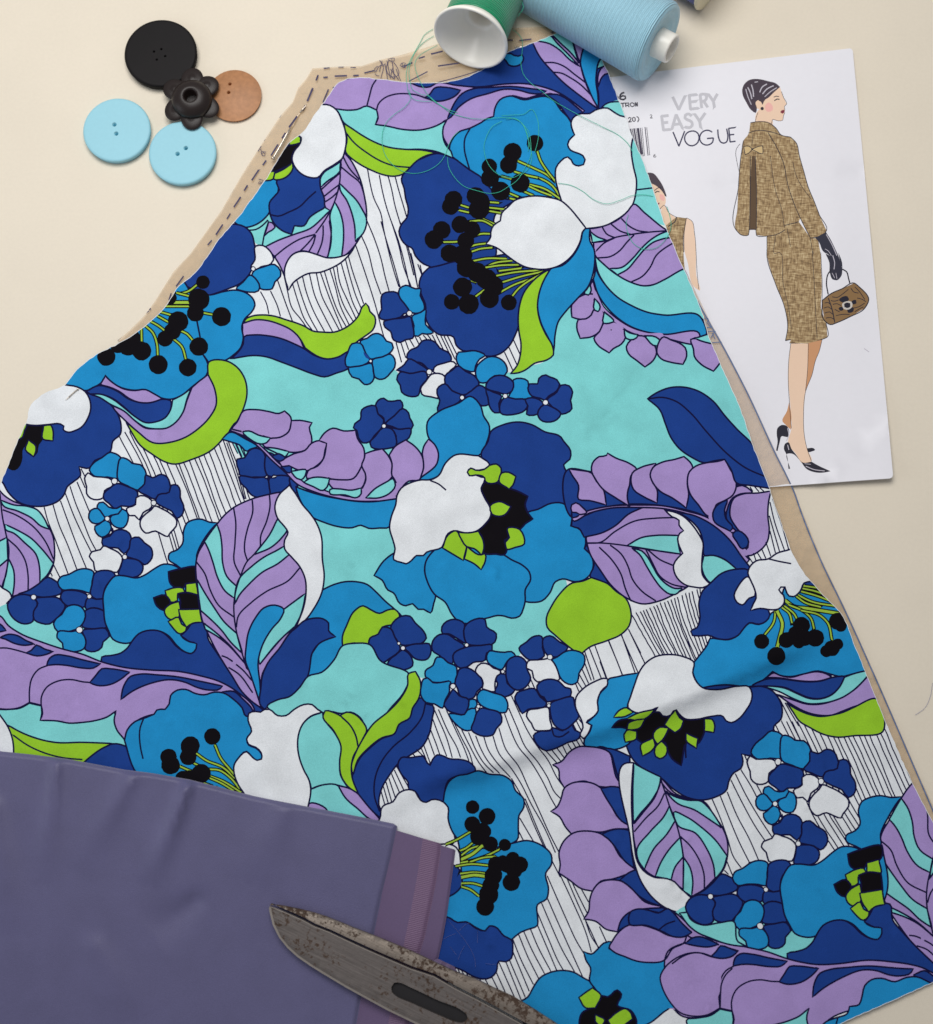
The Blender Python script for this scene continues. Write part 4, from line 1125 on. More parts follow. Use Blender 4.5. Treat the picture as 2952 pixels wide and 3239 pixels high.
def pts(tok):
    o = (0, 0, 1.0); out = []
    for t in tok:
        if t[0] == '@': o = TILES[t[1]]
        else:
            c = t.endswith('!'); x, y = t.rstrip('!').split(',')
            out.append((o[0] + float(x) * o[2], o[1] + float(y) * o[2], c))
    return out
def P2(s): return np.array([q[:2] for q in pts(s.split())])
STEP = 11.0
def smooth(p, closed, step=None):
    step = step or STEP
    n = len(p); P = np.array([q[:2] for q in p]); C = [q[2] for q in p]
    if n < 3 and not closed: return P
    out = []
    def tan(prev, cur, nxt, corner, fwd):
        d1 = max(np.hypot(*(cur - prev)), 1e-6); d2 = max(np.hypot(*(nxt - cur)), 1e-6)
        if corner: return (nxt - cur) / d2 if fwd else (cur - prev) / d1
        return ((cur - prev) / d1 * d2 + (nxt - cur) / d2 * d1) / (d1 + d2)
    for i in range(n if closed else n - 1):
        a = P[i]; b = P[(i + 1) % n]; d = np.hypot(*(b - a))
        pa = P[i - 1] if (closed or i > 0) else 2 * a - b
        pb = P[(i + 2) % n] if (closed or i + 2 < n) else 2 * b - a
        ta = tan(pa, a, b, C[i], True) * d; tb = tan(a, b, pb, C[(i + 1) % n], False) * d
        m = max(1, int(round(d / step)))
        for s in range(m):
            u = s / m
            out.append((2*u**3-3*u*u+1)*a + (u**3-2*u*u+u)*ta + (-2*u**3+3*u*u)*b + (u**3-u*u)*tb)
    if not closed: out.append(P[-1])
    return np.array(out)
def tps(src, dst):
    n = len(src); src = np.array(src, float); dst = np.array(dst, float); sc = 1000.; s = src / sc
    r = np.hypot(*(s[:, None] - s[None]).transpose(2, 0, 1))
    U = np.where(r > 0, r*r*np.log(r + 1e-12), 0) + np.eye(n) * 0.004
    Pm = np.c_[np.ones(n), s]
    w = np.linalg.solve(np.block([[U, Pm], [Pm.T, np.zeros((3, 3))]]), np.r_[dst, np.zeros((3, 2))])
    def f(p):
        p = np.array(p, float) / sc
        r = np.hypot(*(p[:, None] - s[None]).transpose(2, 0, 1))
        return np.where(r > 0, r*r*np.log(r + 1e-12), 0) @ w[:n] + np.c_[np.ones(len(p)), p] @ w[n:]
    return f
OUTW, LINEW, THINW = 5.6, 5.2, 4.0
def parse_print(text):
    """drawing order of the cloth print: (fill or stroke, colour, points, width, has its own outline)"""
    rnd = random.Random(4); ops = []; secs = {}; cur = None
    def emit(o):
        ops.append(o)
        if cur: secs[cur].append(o)
    for l in text.split('\n'):
        l = l.strip()
        if not l or l[0] == '#': continue
        if l[0] == '[': cur = l[1:]; secs[cur] = []; continue
        if l[0] == ']': cur = None; continue
        tok = l.split(); h = tok[0]
        if h == 'COPY':
            i = tok.index(':'); j = tok.index('>')
            f = tps([q[:2] for q in pts(tok[i+1:j])], [q[:2] for q in pts(tok[j+1:])])
            for sname in tok[1:i]:
                for o in list(secs[sname]): emit((o[0], o[1], f(o[2]), o[3], o[4]))
            continue
        if h[0] == 'H':
            n = int(h[1:]); k = tok.index('|')
            def rs(q, m=14):
                t = np.linspace(0, len(q) - 1, m); i = np.minimum(t.astype(int), len(q) - 2); u = (t - i)[:, None]
                return q[i] * (1 - u) + q[i + 1] * u
            a = rs(smooth(pts(tok[1:k]), False, 30)); b = rs(smooth(pts(tok[k+1:]), False, 30))
            for q in range(n):
                t = (q + rnd.uniform(-.22, .22)) / (n - 1); c = a * (1 - t) + b * t
                c[:, 0] += np.cumsum([rnd.uniform(-1.6, 1.6) for _ in range(len(c))])
                emit(('S', 'O', c, THINW, 0))
            continue
        p = pts(tok[1:])
        if h[0] == 'P':
            q = smooth(p, True); emit(('F', h[1], q, 0, 1)); emit(('S', 'O', np.vstack([q, q[:1]]), OUTW, 0))
        elif h[0] == 'F': emit(('F', h[1], smooth(p, True), 0, 0))
        elif h[0] == 'S': emit(('S', 'O', smooth(p, False), THINW if h == 'S1' else LINEW, 0))
        elif h[0] in 'VW':
            w = 4.8 if h == 'V' else 8.5; q = smooth(p, False)
            emit(('S', 'K', q, w + 7.5, 0)); emit(('S', 'Y', q, w, 0))
        elif h[0] == 'D':
            r = float(h[2:]) * S0; x, y, _ = p[0]; n = max(10, int(r * 0.9))
            e = np.array([rnd.uniform(.97, 1.03) for _ in range(n)]); t = np.arange(n) * 2 * math.pi / n
            q = np.c_[x + r * np.cos(t) * e, y + r * np.sin(t) * e]
            emit(('F', h[1], q, 0, 0))
            if h[1] == 'W': emit(('S', 'O', np.vstack([q, q[:1]]), 3.2, 0))
    return ops
def parse_flat(text, k, k0=0.0):
    """drawing order of a paper print: F<colour> fills, <colour><width> strokes"""
    ops = []
    for l in text.split('\n'):
        l = l.strip()
        if not l or l[0] == '#': continue
        tok = l.split(); h = tok[0]; p = pts(tok[1:])
        if h[:2] == 'DK':
            r = float(h[2:]) * 0.36; x, y, _ = p[0]; t = np.arange(10) * math.pi / 5
            ops.append(('F', 'K', np.c_[x + r*np.cos(t), y + r*np.sin(t)], 0, 0))
        elif h[0] == 'F': ops.append(('F', h[1], smooth(p, True, 7), 0, 0))
        else: ops.append(('S', h[0], smooth(p, False, 7), k0 + k * float(h[1:]), 0))
    return ops
def resample_open(p, step):
    out = []
    for a, b in zip(p[:-1], p[1:]):
        n = max(1, int(np.hypot(*(b - a)) / step)); out += [a + (b - a) * i / n for i in range(n)]
    return np.array(out + [p[-1]])
def inside(poly, x, y):
    r = np.zeros(x.shape, bool); n = len(poly); j = n - 1
    for i in range(n):
        xi, yi = poly[i]; xj, yj = poly[j]
        if yi != yj: r ^= ((yi > y) != (yj > y)) & (x < (xj - xi) * (y - yi) / (yj - yi) + xi)
        j = i
    return r
def dist_line(line, x, y):
    r = np.full(x.shape, 1e9)
    for (ax, ay), (bx, by) in zip(line[:-1], line[1:]):
        dx = bx - ax; dy = by - ay; L = dx*dx + dy*dy + 1e-9
        t = np.clip(((x - ax) * dx + (y - ay) * dy) / L, 0, 1)
        np.minimum(r, np.hypot(x - ax - t*dx, y - ay - t*dy), out=r)
    return r
def near(line, w, x, y):
    r = np.zeros(x.shape, bool); pad = w
    for a, b in zip(line[:-1], line[1:]):
        m = np.nonzero((x > min(a[0], b[0]) - pad) & (x < max(a[0], b[0]) + pad) & (y > min(a[1], b[1]) - pad) & (y < max(a[1], b[1]) + pad))[0]
        if len(m): r[m] |= dist_line(np.array([a, b]), x[m], y[m]) < w / 2
    return r

def resample(p, step):
    out = []
    for a, b in zip(p, np.roll(p, -1, 0)):
        n = max(1, int(np.hypot(*(b - a)) / step)); out += [a + (b - a) * i / n for i in range(n)]
    return np.array(out)

# ------------------------------------------------------------------ materials
def lin(c):
    c = np.array(c, float) / 255.
    return tuple(np.where(c <= .04045, c / 12.92, ((c + .055) / 1.055) ** 2.4)) + (1.0,)
def node(nt, t, **kw):
    n = nt.nodes.new(t)
    for k, v in kw.items(): setattr(n, k, v)
    return n
def material(name, rgb, rough=0.8, spec=0.3, var=0.06, scale=900., bump=0.0, bscale=2500., sheen=0.0, metal=0.0, fine=True):
    """Principled surface whose colour wanders a little with two procedural noises, with an optional fine relief"""
    m = bpy.data.materials.new(name); m.use_nodes = True; nt = m.node_tree; b = nt.nodes['Principled BSDF']
    b.inputs['Roughness'].default_value = rough
    b.inputs['Specular IOR Level'].default_value = spec
    b.inputs['Metallic'].default_value = metal
    b.inputs['Sheen Weight'].default_value = sheen
    tc = node(nt, 'ShaderNodeTexCoord')
    n1 = node(nt, 'ShaderNodeTexNoise'); n1.inputs['Scale'].default_value = scale; n1.inputs['Detail'].default_value = 4
    n2 = node(nt, 'ShaderNodeTexNoise'); n2.inputs['Scale'].default_value = scale / 22.; n2.inputs['Detail'].default_value = 3
    nt.links.new(tc.outputs['Object'], n1.inputs['Vector']); nt.links.new(tc.outputs['Object'], n2.inputs['Vector'])
    ad = node(nt, 'ShaderNodeMath', operation='ADD'); nt.links.new(n1.outputs['Fac'], ad.inputs[0]); nt.links.new(n2.outputs['Fac'], ad.inputs[1])
    mr = node(nt, 'ShaderNodeMapRange'); mr.inputs['From Min'].default_value = 0.6; mr.inputs['From Max'].default_value = 1.4
    mr.inputs['To Min'].default_value = 1 - var; mr.inputs['To Max'].default_value = 1 + var
    nt.links.new(ad.outputs[0], mr.inputs['Value'])
    vm = node(nt, 'ShaderNodeVectorMath', operation='SCALE'); vm.inputs[0].default_value = lin(rgb)[:3]
    nt.links.new(mr.outputs['Result'], vm.inputs['Scale']); nt.links.new(vm.outputs['Vector'], b.inputs['Base Color'])
    if bump:
        nb = node(nt, 'ShaderNodeTexNoise'); nb.inputs['Scale'].default_value = bscale; nb.inputs['Detail'].default_value = 3
        nt.links.new(tc.outputs['Object'], nb.inputs['Vector'])
        bp = node(nt, 'ShaderNodeBump'); bp.inputs['Strength'].default_value = bump; bp.inputs['Distance'].default_value = 0.0004
        nt.links.new(nb.outputs['Fac'], bp.inputs['Height']); nt.links.new(bp.outputs['Normal'], b.inputs['Normal'])
    return m

# ------------------------------------------------------------------ objects
def link(name, me, parent=None, label=None, category=None, group=None, kind=None):
    o = bpy.data.objects.new(name, me); COL.objects.link(o)
    if parent: o.parent = parent
    for k, v in (('label', label), ('category', category), ('group', group), ('kind', kind)):
        if v: o[k] = v
    return o
def mesh(name, V, F, mats, idx=None, smooth_shade=True):
    me = bpy.data.meshes.new(name)
    me.from_pydata([tuple(v) for v in V], [], [tuple(f) for f in F])
    for m in mats: me.materials.append(m)
    if idx is not None: me.polygons.foreach_set('material_index', np.asarray(idx, np.int32))
    me.polygons.foreach_set('use_smooth', np.full(len(me.polygons), smooth_shade))
    me.update()
    return me
def sheet(name, outline, ops, zfun, mats, base, grid, thick, cut=(), floor=None, link_fn=place, sharp=False):
    """A sheet of cloth, paper or metal cut to an outline, its flat print inlaid: the mesh is cut along the edges of
    every printed shape and each face takes the material of the topmost shape it lies in."""
    K = 1 / 1000.
    V = []; E = []
    x0, y0 = outline.min(0) - 2; x1, y1 = outline.max(0) + 2
    def add(q, closed):
        if q[:, 0].max() < x0 or q[:, 0].min() > x1 or q[:, 1].max() < y0 or q[:, 1].min() > y1: return
        b = len(V); n = len(q); V.extend(Vector((x * K, y * K)) for x, y in q)
        E.extend((b + i, b + i + 1) for i in range(n - 1))
        if closed: E.append((b + n - 1, b))
    add(outline, True)
    for c in cut: add(c, True)
    for k, c, q, w, own in ops:
        if k == 'F':
            if not own: add(q, True)
        else:
            d = np.gradient(q, axis=0) if len(q) > 2 else np.repeat(q[1:] - q[:1], 2, 0)
            if np.allclose(q[0], q[-1]): d[0] = d[-1] = q[1] - q[-2]
            L = np.hypot(d[:, 0], d[:, 1])[:, None] + 1e-9; nn = np.c_[-d[:, 1], d[:, 0]] / L
            add(np.vstack([q + nn * w / 2, (q - nn * w / 2)[::-1]]), True)
    gx, gy = np.meshgrid(np.arange(x0 + grid / 2, x1, grid), np.arange(y0 + grid / 2, y1, grid))
    rs = np.random.RandomState(3); g = np.c_[gx.ravel(), gy.ravel()] + rs.uniform(-.2, .2, (gx.size, 2)) * grid
    g = g[inside(outline, g[:, 0], g[:, 1])]
    V.extend(Vector((x * K, y * K)) for x, y in g)
    r = delaunay_2d_cdt(V, E, [], 0, 1e-6, False)
    P = np.array([tuple(v) for v in r[0]]) / K; T = np.array([tuple(f) for f in r[2]])
    c = P[T].mean(1); cx, cy = c[:, 0], c[:, 1]
    keep = inside(outline, cx, cy)
    for h in cut: keep &= ~inside(h, cx, cy)
    a = P[T]; ar = np.abs((a[:,1,0]-a[:,0,0])*(a[:,2,1]-a[:,0,1])-(a[:,2,0]-a[:,0,0])*(a[:,1,1]-a[:,0,1]))
    keep &= ar > 1e-5
    T = T[keep]; cx = cx[keep]; cy = cy[keep]
    order = np.argsort(cx); sx = cx[order]
    names = list(mats); ix = np.full(len(T), names.index(base))
    for k, col, q, w, own in ops:
        a = np.searchsorted(sx, q[:, 0].min() - w); b = np.searchsorted(sx, q[:, 0].max() + w)
        m = order[a:b]; m = m[(cy[m] > q[:, 1].min() - w) & (cy[m] < q[:, 1].max() + w)]
        if not len(m): continue
        hit = inside(q, cx[m], cy[m]) if k == 'F' else near(q, w, cx[m], cy[m])
        ix[m[hit]] = names.index(col)
    used = np.unique(T); remap = np.full(len(P), -1); remap[used] = np.arange(len(used)); P = P[used]; T = remap[T]
    # consistent upward winding: y runs down in the tracing grid
    A = P[T]; s = (A[:,1,0]-A[:,0,0])*(A[:,2,1]-A[:,0,1])-(A[:,2,0]-A[:,0,0])*(A[:,1,1]-A[:,0,1])
    T = np.where((s > 0)[:, None], T[:, ::-1], T)
    z = zfun(P[:, 0], P[:, 1])
    top = link_fn(P[:, 0], P[:, 1], z)
    ed = np.vstack([T[:, [0, 1]], T[:, [1, 2]], T[:, [2, 0]]]); key = np.sort(ed, 1)
    _, inv, cnt = np.unique(key, axis=0, return_inverse=True, return_counts=True)
    be = ed[cnt[inv.ravel()] == 1]; ei = np.tile(ix, 3)[cnt[inv.ravel()] == 1]
    bv = np.unique(be); low = top[bv].copy(); low[:, 2] -= thick
    if floor is not None: low[:, 2] = np.maximum(low[:, 2], floor)
    lo = np.full(len(P), -1); lo[bv] = len(P) + np.arange(len(bv))
    # the side wall has its own top vertices so the shading breaks at the rim
    wt = np.full(len(P), -1); wt[bv] = len(P) + len(bv) + np.arange(len(bv))
    VV = np.vstack([top, low, top[bv]])
    h = 1.5                                   # shading normals from the height field itself, so slivers of the cut print do not show
    gxp = link_fn(P[:, 0] + h, P[:, 1], zfun(P[:, 0] + h, P[:, 1])) - link_fn(P[:, 0] - h, P[:, 1], zfun(P[:, 0] - h, P[:, 1]))
    gyp = link_fn(P[:, 0], P[:, 1] + h, zfun(P[:, 0], P[:, 1] + h)) - link_fn(P[:, 0], P[:, 1] - h, zfun(P[:, 0], P[:, 1] - h))
    N = np.cross(gyp, gxp); N /= np.linalg.norm(N, axis=1)[:, None] + 1e-15
    ow = np.zeros((len(P), 3))
    for a, b in be.tolist():
        d = top[b] - top[a]; o_ = np.array([d[1], -d[0], 0.0]); ow[a] += o_; ow[b] += o_
    ow = ow[bv]; ow /= np.linalg.norm(ow, axis=1)[:, None] + 1e-15
    F = [tuple(t) for t in T.tolist()] + [(wt[b], wt[a], lo[a], lo[b]) for a, b in be.tolist()]
    me = mesh(name, VV, F, [mats[n] for n in names], np.r_[ix, ei], not sharp)
    me.normals_split_custom_set_from_vertices([tuple(n) for n in np.vstack([N, ow, ow])])
    return me
def lathe(name, prof, mats, seg=48, M=None, midx=None, wob=None, caps=True):
    V = []; F = []; I = []
    n = len(prof)
    for i, (r, h) in enumerate(prof):
        for s in range(seg):
            a = 2 * math.pi * s / seg; k = wob(a, i) if wob else 1.0
            V.append((r * k * math.cos(a), r * k * math.sin(a), h))
    for i in range(n - 1):
        for s in range(seg):
            t = (s + 1) % seg
            F.append((i*seg + s, i*seg + t, (i+1)*seg + t, (i+1)*seg + s)); I.append(midx[i] if midx else 0)
    for i, fl in ((0, True), (n - 1, False)):
        if caps and prof[i][0] > 1e-6:
            f = [i*seg + s for s in range(seg)]; F.append(tuple(f[::-1]) if fl else tuple(f)); I.append(midx[min(i, n-2)] if midx else 0)
    V = np.array(V)
    if M is not None: V = np.array([tuple(M @ Vector(v)) for v in V])
    return mesh(name, V, F, mats, I)
def tube(name, P, r, m, seg=6, taper=None):
    P = np.array(P); n = len(P); d = np.gradient(P, axis=0); d /= np.linalg.norm(d, axis=1)[:, None] + 1e-12
    V = []; F = []
    for i in range(n):
        u = np.cross(d[i], (0, 0, 1.0)); 
        if np.linalg.norm(u) < 1e-3: u = np.array([1.0, 0, 0])
        u /= np.linalg.norm(u); v = np.cross(u, d[i]); rr = r * (taper(i / (n - 1)) if taper else 1)
        for s in range(seg):
            a = 2 * math.pi * s / seg; V.append(P[i] + rr * (math.cos(a) * u + math.sin(a) * v))
    for i in range(n - 1):
        for s in range(seg):
            t = (s + 1) % seg; F.append((i*seg+s, i*seg+t, (i+1)*seg+t, (i+1)*seg+s))
    F.append(tuple(range(seg))); F.append(tuple((n-1)*seg + s for s in range(seg))[::-1])
    return V, F

# ------------------------------------------------------------------ heights (millimetres above the table)
ENV_POLY = np.array([(1745, 267), (2694, 152), (2822, 1512), (1875, 1583)], float)
def sstep(t): t = np.clip(t, 0, 1); return t * t * (3 - 2 * t)
def env_in(x, y):
    d = np.full(np.shape(x), 1e9)
    for i in range(4):
        a = ENV_POLY[i]; b = ENV_POLY[(i + 1) % 4]; L = np.hypot(*(b - a))
        d = np.minimum(d, ((b[0]-a[0])*(y-a[1]) - (b[1]-a[1])*(x-a[0])) / L)
    return d
def ridge(x, y, line, h, w1, w2):
    """a fold along a line: height h, width w1 on its upper side and w2 on its lower side"""
    line = np.array(line, float); d = dist_line(line, x, y)
    yy = np.interp(x, line[:, 0], line[:, 1]) if line[-1, 0] > line[0, 0] else np.interp(x, line[::-1, 0], line[::-1, 1])
    w = np.where(y < yy, w1, w2)
    return h * np.exp(-(d / w) ** 2)
def bump2(x, y, cx, cy, r, h): return h * np.exp(-((x - cx) ** 2 + (y - cy) ** 2) / r ** 2)
def wav(x, y, seed, sc, amp):
    rr = random.Random(seed); z = 0
    for i in range(7):
        a = rr.uniform(0, 6.28); f = rr.uniform(.6, 1.6) / sc; z = z + np.sin((x * math.cos(a) + y * math.sin(a)) * f * 6.28 + rr.uniform(0, 6.28))
    return z * amp / 7
def env_z(x, y):
    lift = 3.2 * np.clip((y - 1150) / 380., 0, 1) ** 2 * np.clip((x - 2470) / 330., 0, 1)
    return (1.6 + lift + wav(x, y, 5, 700, .9) + bulge(x, y) + ridge(x, y, [(2560, 1560), (2700, 1440), (2830, 1330)], .6, 14, 14)
            - ridge(x, y, [(1800, 640), (2300, 585), (2740, 540)], .35, 12, 12)) * MM
def bulge(x, y): return bump2(x, y, 2350, 850, 420, 1.6) * sstep(env_in(x, y) / 120.)
def under_z(x, y): return bulge(x, y) + 2.3 * sstep((env_in(x, y) + 25) / 60.)
TIS_EXTRA = lambda x, y: 1.1 * wav(x, y, 9, 150, 1.0) + 0.9 * wav(x, y, 2, 62, 1.0)
def tissue_z(x, y):
    lift = np.where(env_in(x, y) > 0, 3.2 * np.clip((y - 1150) / 380., 0, 1) ** 2 * np.clip((x - 2470) / 330., 0, 1), 0)
    return (0.75 + under_z(x, y) + lift + np.abs(TIS_EXTRA(x, y)) * np.where(env_in(x, y) > -40, .15, 1.0)
            + bump2(x, y, 1420, 160, 120, 2.0) + bump2(x, y, 930, 390, 40, .8)) * MM
FOLD = [(1300, 2470), (1440, 2440), (1560, 2410), (1690, 2362), (1830, 2325), (1950, 2285), (2060, 2240), (2150, 2205), (2300, 2142), (2450, 2075), (2560, 2030)]
def cloth_z(x, y):
    z = 1.9 + 2.3 * sstep((env_in(x, y) + 170) / 170.) + bump2(x, y, 2350, 850, 420, 1.6) + 0.55 * wav(x, y, 21, 700, 1.0) + 0.25 * wav(x, y, 22, 260, 1.0)
    z = z + ridge(x, y, FOLD, 5.2, 130, 40) * sstep((x - 1260) / 200.) * sstep((2640 - x) / 200.)
    z = z - ridge(x, y, [(1883, 1385), (1960, 1280), (2052, 1165)], .8, 24, 24) - ridge(x, y, [(1780, 1140), (1860, 1220), (1890, 1380)], .55, 22, 22)
    z = z + ridge(x, y, [(830, 2400), (850, 2470), (872, 2560)], 1.6, 46, 46)
    z = z + bump2(x, y, 2545, 1800, 110, 3.6) + bump2(x, y, 222, 1250, 60, 1.4)
    z = z + ridge(x, y, [(1180, 2580), (1330, 2480), (1500, 2430)], 1.2, 45, 45) + ridge(x, y, [(1900, 1740), (2100, 1690), (2280, 1700)], .8, 50, 50) + ridge(x, y, [(330, 2200), (420, 2330), (520, 2420)], .9, 40, 40)
    z = z + ridge(x, y, [(1000, 1760), (1250, 1660), (1500, 1600)], .55, 36, 36) + ridge(x, y, [(2250, 2700), (2500, 2900), (2700, 2960)], 1.0, 60, 60) + ridge(x, y, [(1560, 620), (1700, 760), (1760, 930)], .5, 40, 40)
    z = z + bump2(x, y, 690, 760, 120, 1.4) + bump2(x, y, 1120, 250, 120, 1.6) + bump2(x, y, 330, 1100, 110, 1.2)
    z = z + ridge(x, y, [(700, 1290), (1000, 1200), (1300, 1130)], .7, 60, 60)
    return np.maximum(z * MM, tissue_z(x, y) + .35 * MM)

# ------------------------------------------------------------------ the table
mt = material('cream_laminate', (228, 217, 198), rough=0.5, spec=0.3, var=0.03, scale=600)
me = mesh('table_surface', [(-0.75, -0.75, 0), (0.75, -0.75, 0), (0.75, 0.75, 0), (-0.75, 0.75, 0),
                            (-0.75, -0.75, -0.03), (0.75, -0.75, -0.03), (0.75, 0.75, -0.03), (-0.75, 0.75, -0.03)],
          [(0, 1, 2, 3), (7, 6, 5, 4), (0, 4, 5, 1), (1, 5, 6, 2), (2, 6, 7, 3), (3, 7, 4, 0)], [mt], smooth_shade=False)
link('table_surface', me, label='plain cream table top under everything', kind='structure')

# ------------------------------------------------------------------ pattern envelope
def tweed():
    m = material('printed_tweed', (150, 116, 68), rough=.6, var=.0)
    nt = m.node_tree; b = nt.nodes['Principled BSDF']; tc = node(nt, 'ShaderNodeTexCoord')
    mp = node(nt, 'ShaderNodeMapping'); mp.inputs['Rotation'].default_value = (0, 0, .08); nt.links.new(tc.outputs['Object'], mp.inputs[0])
    cols = []
    for sc in ((1300, 260, 1), (260, 1300, 1)):
        ms = node(nt, 'ShaderNodeMapping'); ms.inputs['Scale'].default_value = sc; nt.links.new(mp.outputs[0], ms.inputs[0])
        n = node(nt, 'ShaderNodeTexNoise'); n.inputs['Scale'].default_value = 1.0; n.inputs['Detail'].default_value = 3; nt.links.new(ms.outputs[0], n.inputs['Vector']); cols.append(n)
    a = node(nt, 'ShaderNodeMath', operation='ADD'); nt.links.new(cols[0].outputs['Fac'], a.inputs[0]); nt.links.new(cols[1].outputs['Fac'], a.inputs[1])
    r = node(nt, 'ShaderNodeValToRGB'); r.color_ramp.elements[0].position = .36; r.color_ramp.elements[0].color = lin((112, 88, 60))
    r.color_ramp.elements[1].position = .66; r.color_ramp.elements[1].color = lin((210, 188, 146))
    e = r.color_ramp.elements.new(.5); e.color = lin((162, 134, 95))
    h = node(nt, 'ShaderNodeMath', operation='MULTIPLY'); h.inputs[1].default_value = .5; nt.links.new(a.outputs[0], h.inputs[0])
    nt.links.new(h.outputs[0], r.inputs[0]); nt.links.new(r.outputs[0], b.inputs['Base Color'])
    return m
def paper_ink(n, c): return material('ink_' + n, c, rough=.55, spec=.3, var=.03, scale=1500)
emats = dict(p=material('envelope_paper', (235, 233, 238), rough=.5, spec=.3, var=.015, scale=300, bump=.04, bscale=120),
             S=paper_ink('skin', (238, 205, 178)), s=paper_ink('skin_shade', (205, 150, 108)), P=paper_ink('blush', (238, 180, 170)),
             H=paper_ink('hair', (66, 54, 66)), K=paper_ink('black', (30, 28, 44)), L=paper_ink('light_line', (196, 190, 200)), R=paper_ink('lip', (128, 44, 62)),
             T=tweed(), k=paper_ink('pleat', (92, 70, 48)), b=paper_ink('bow', (206, 178, 128)), g=paper_ink('glove', (44, 44, 60)),
             U=paper_ink('bag', (140, 108, 70)), Q=paper_ink('buckle', (205, 198, 190)), C=paper_ink('grey_lettering', (196, 194, 200)),
             I=paper_ink('navy_lettering', (48, 46, 78)), i=paper_ink('black_lettering', (52, 50, 62)), B=paper_ink('bars', (58, 52, 74)))
eops = parse_flat(ENVELOPE_PRINT, 0.85)
eops = [(k, 'K' if c == 'S' and k == 'S' else c, q, w * {'C': 1.35, 'I': 1.75, 'i': 1.35, 'B': 1.1}.get(c, 1) + (.7 if c == 'S' else 0) if k == 'S' else w, o) for k, c, q, w, o in eops]
eout = resample(P2('@a 1745,267 2200,211 2688,153 2694,155 2698,161 2764,850 2825,1500 2823,1509 2816,1513 2700,1521 2350,1547 1875,1583'), 25)
link('pattern_envelope', sheet('pattern_envelope', eout, eops, env_z, emats, 'p', 45, 1.5 * MM, floor=0.05 * MM),
     label='white sewing pattern envelope with a drawn woman in a brown tweed suit', category='pattern envelope')

# ------------------------------------------------------------------ tissue pattern
def tissue_mat():
    m = material('pattern_tissue_paper', (206, 174, 132), rough=.7, spec=.25, var=.16, scale=240, bump=.9, bscale=110)
    m.node_tree.nodes['Bump'].inputs['Distance'].default_value = .003
    nt = m.node_tree; b = nt.nodes['Principled BSDF']; out = nt.nodes['Material Output']
    tr = node(nt, 'ShaderNodeBsdfTransparent'); mx = node(nt, 'ShaderNodeMixShader'); mx.inputs[0].default_value = .42
    nt.links.new(tr.outputs[0], mx.inputs[1]); nt.links.new(b.outputs[0], mx.inputs[2]); nt.links.new(mx.outputs[0], out.inputs['Surface'])
    return m
tmats = dict(t=tissue_mat(), D=paper_ink('tissue_navy', (58, 52, 88)), e=paper_ink('tissue_blue', (92, 110, 146)))
tout = P2('1870,84 1740,86 1700,85 1614,89 1500,108 1379,141 1270,174 1205,189 1144,209 1074,211 989,216 970,248 943,279 927,322 888,366 836,444 766,553 701,666 635,758 605,800 549,860 492,951 457,999 409,1047 372,1077 420,1100 560,1020 640,980 800,1100 1200,1600 1800,2300 2500,2760 2900,2700 2960,2620 2965,2578 2905,2448 2780,2160 2675,1927 2597,1765 2531,1600 2518,1562 2453,1427 2366,1239 2283,1081 2244,1013 2176,870 2150,820 2040,560 1960,330 1905,190')
link('pattern_tissue', sheet('pattern_tissue', resample(tout, 30), parse_flat(TISSUE_PRINT, .74), tissue_z, tmats, 't', 26, .12 * MM),
     label='thin tan tissue pattern piece with dashed cutting lines, under the floral cloth', category='pattern tissue')

# ------------------------------------------------------------------ the printed cloth
def cloth_mat(n, c, **kw): return material('cloth_' + n, c, rough=.85, spec=.10, var=.13, scale=1800, bump=.3, bscale=2600, sheen=.02, **kw)
CLOTH = dict(W=cloth_mat('white', (228, 231, 234)), N=cloth_mat('navy', (28, 62, 136)), B=cloth_mat('blue', (32, 140, 198)), A=cloth_mat('aqua', (128, 211, 210)),
             L=cloth_mat('lavender', (167, 143, 200)), G=cloth_mat('lime', (150, 200, 46)), K=cloth_mat('black', (12, 8, 14)), O=cloth_mat('outline', (16, 14, 58)),
             Y=cloth_mat('stamen', (160, 192, 66)))
fout = smooth([(q[0], q[1], False) for q in pts(FABRIC_OUTLINE.split())], True, 14)
rj = np.random.RandomState(8); fout = fout + rj.uniform(-1.3, 1.3, fout.shape)      # the shears' wobble along the cut
RAW = [('S', 'W', np.vstack([fout, fout[:1]]), 3.2, 0)]              # unprinted threads show along the raw edge
link('printed_cloth', sheet('printed_cloth', fout, parse_print(PRINT) + RAW, cloth_z, CLOTH, 'W', 22, .35 * MM),
     label='large cut piece of bold floral cloth in navy, blue, aqua, lavender and lime', category='cloth')

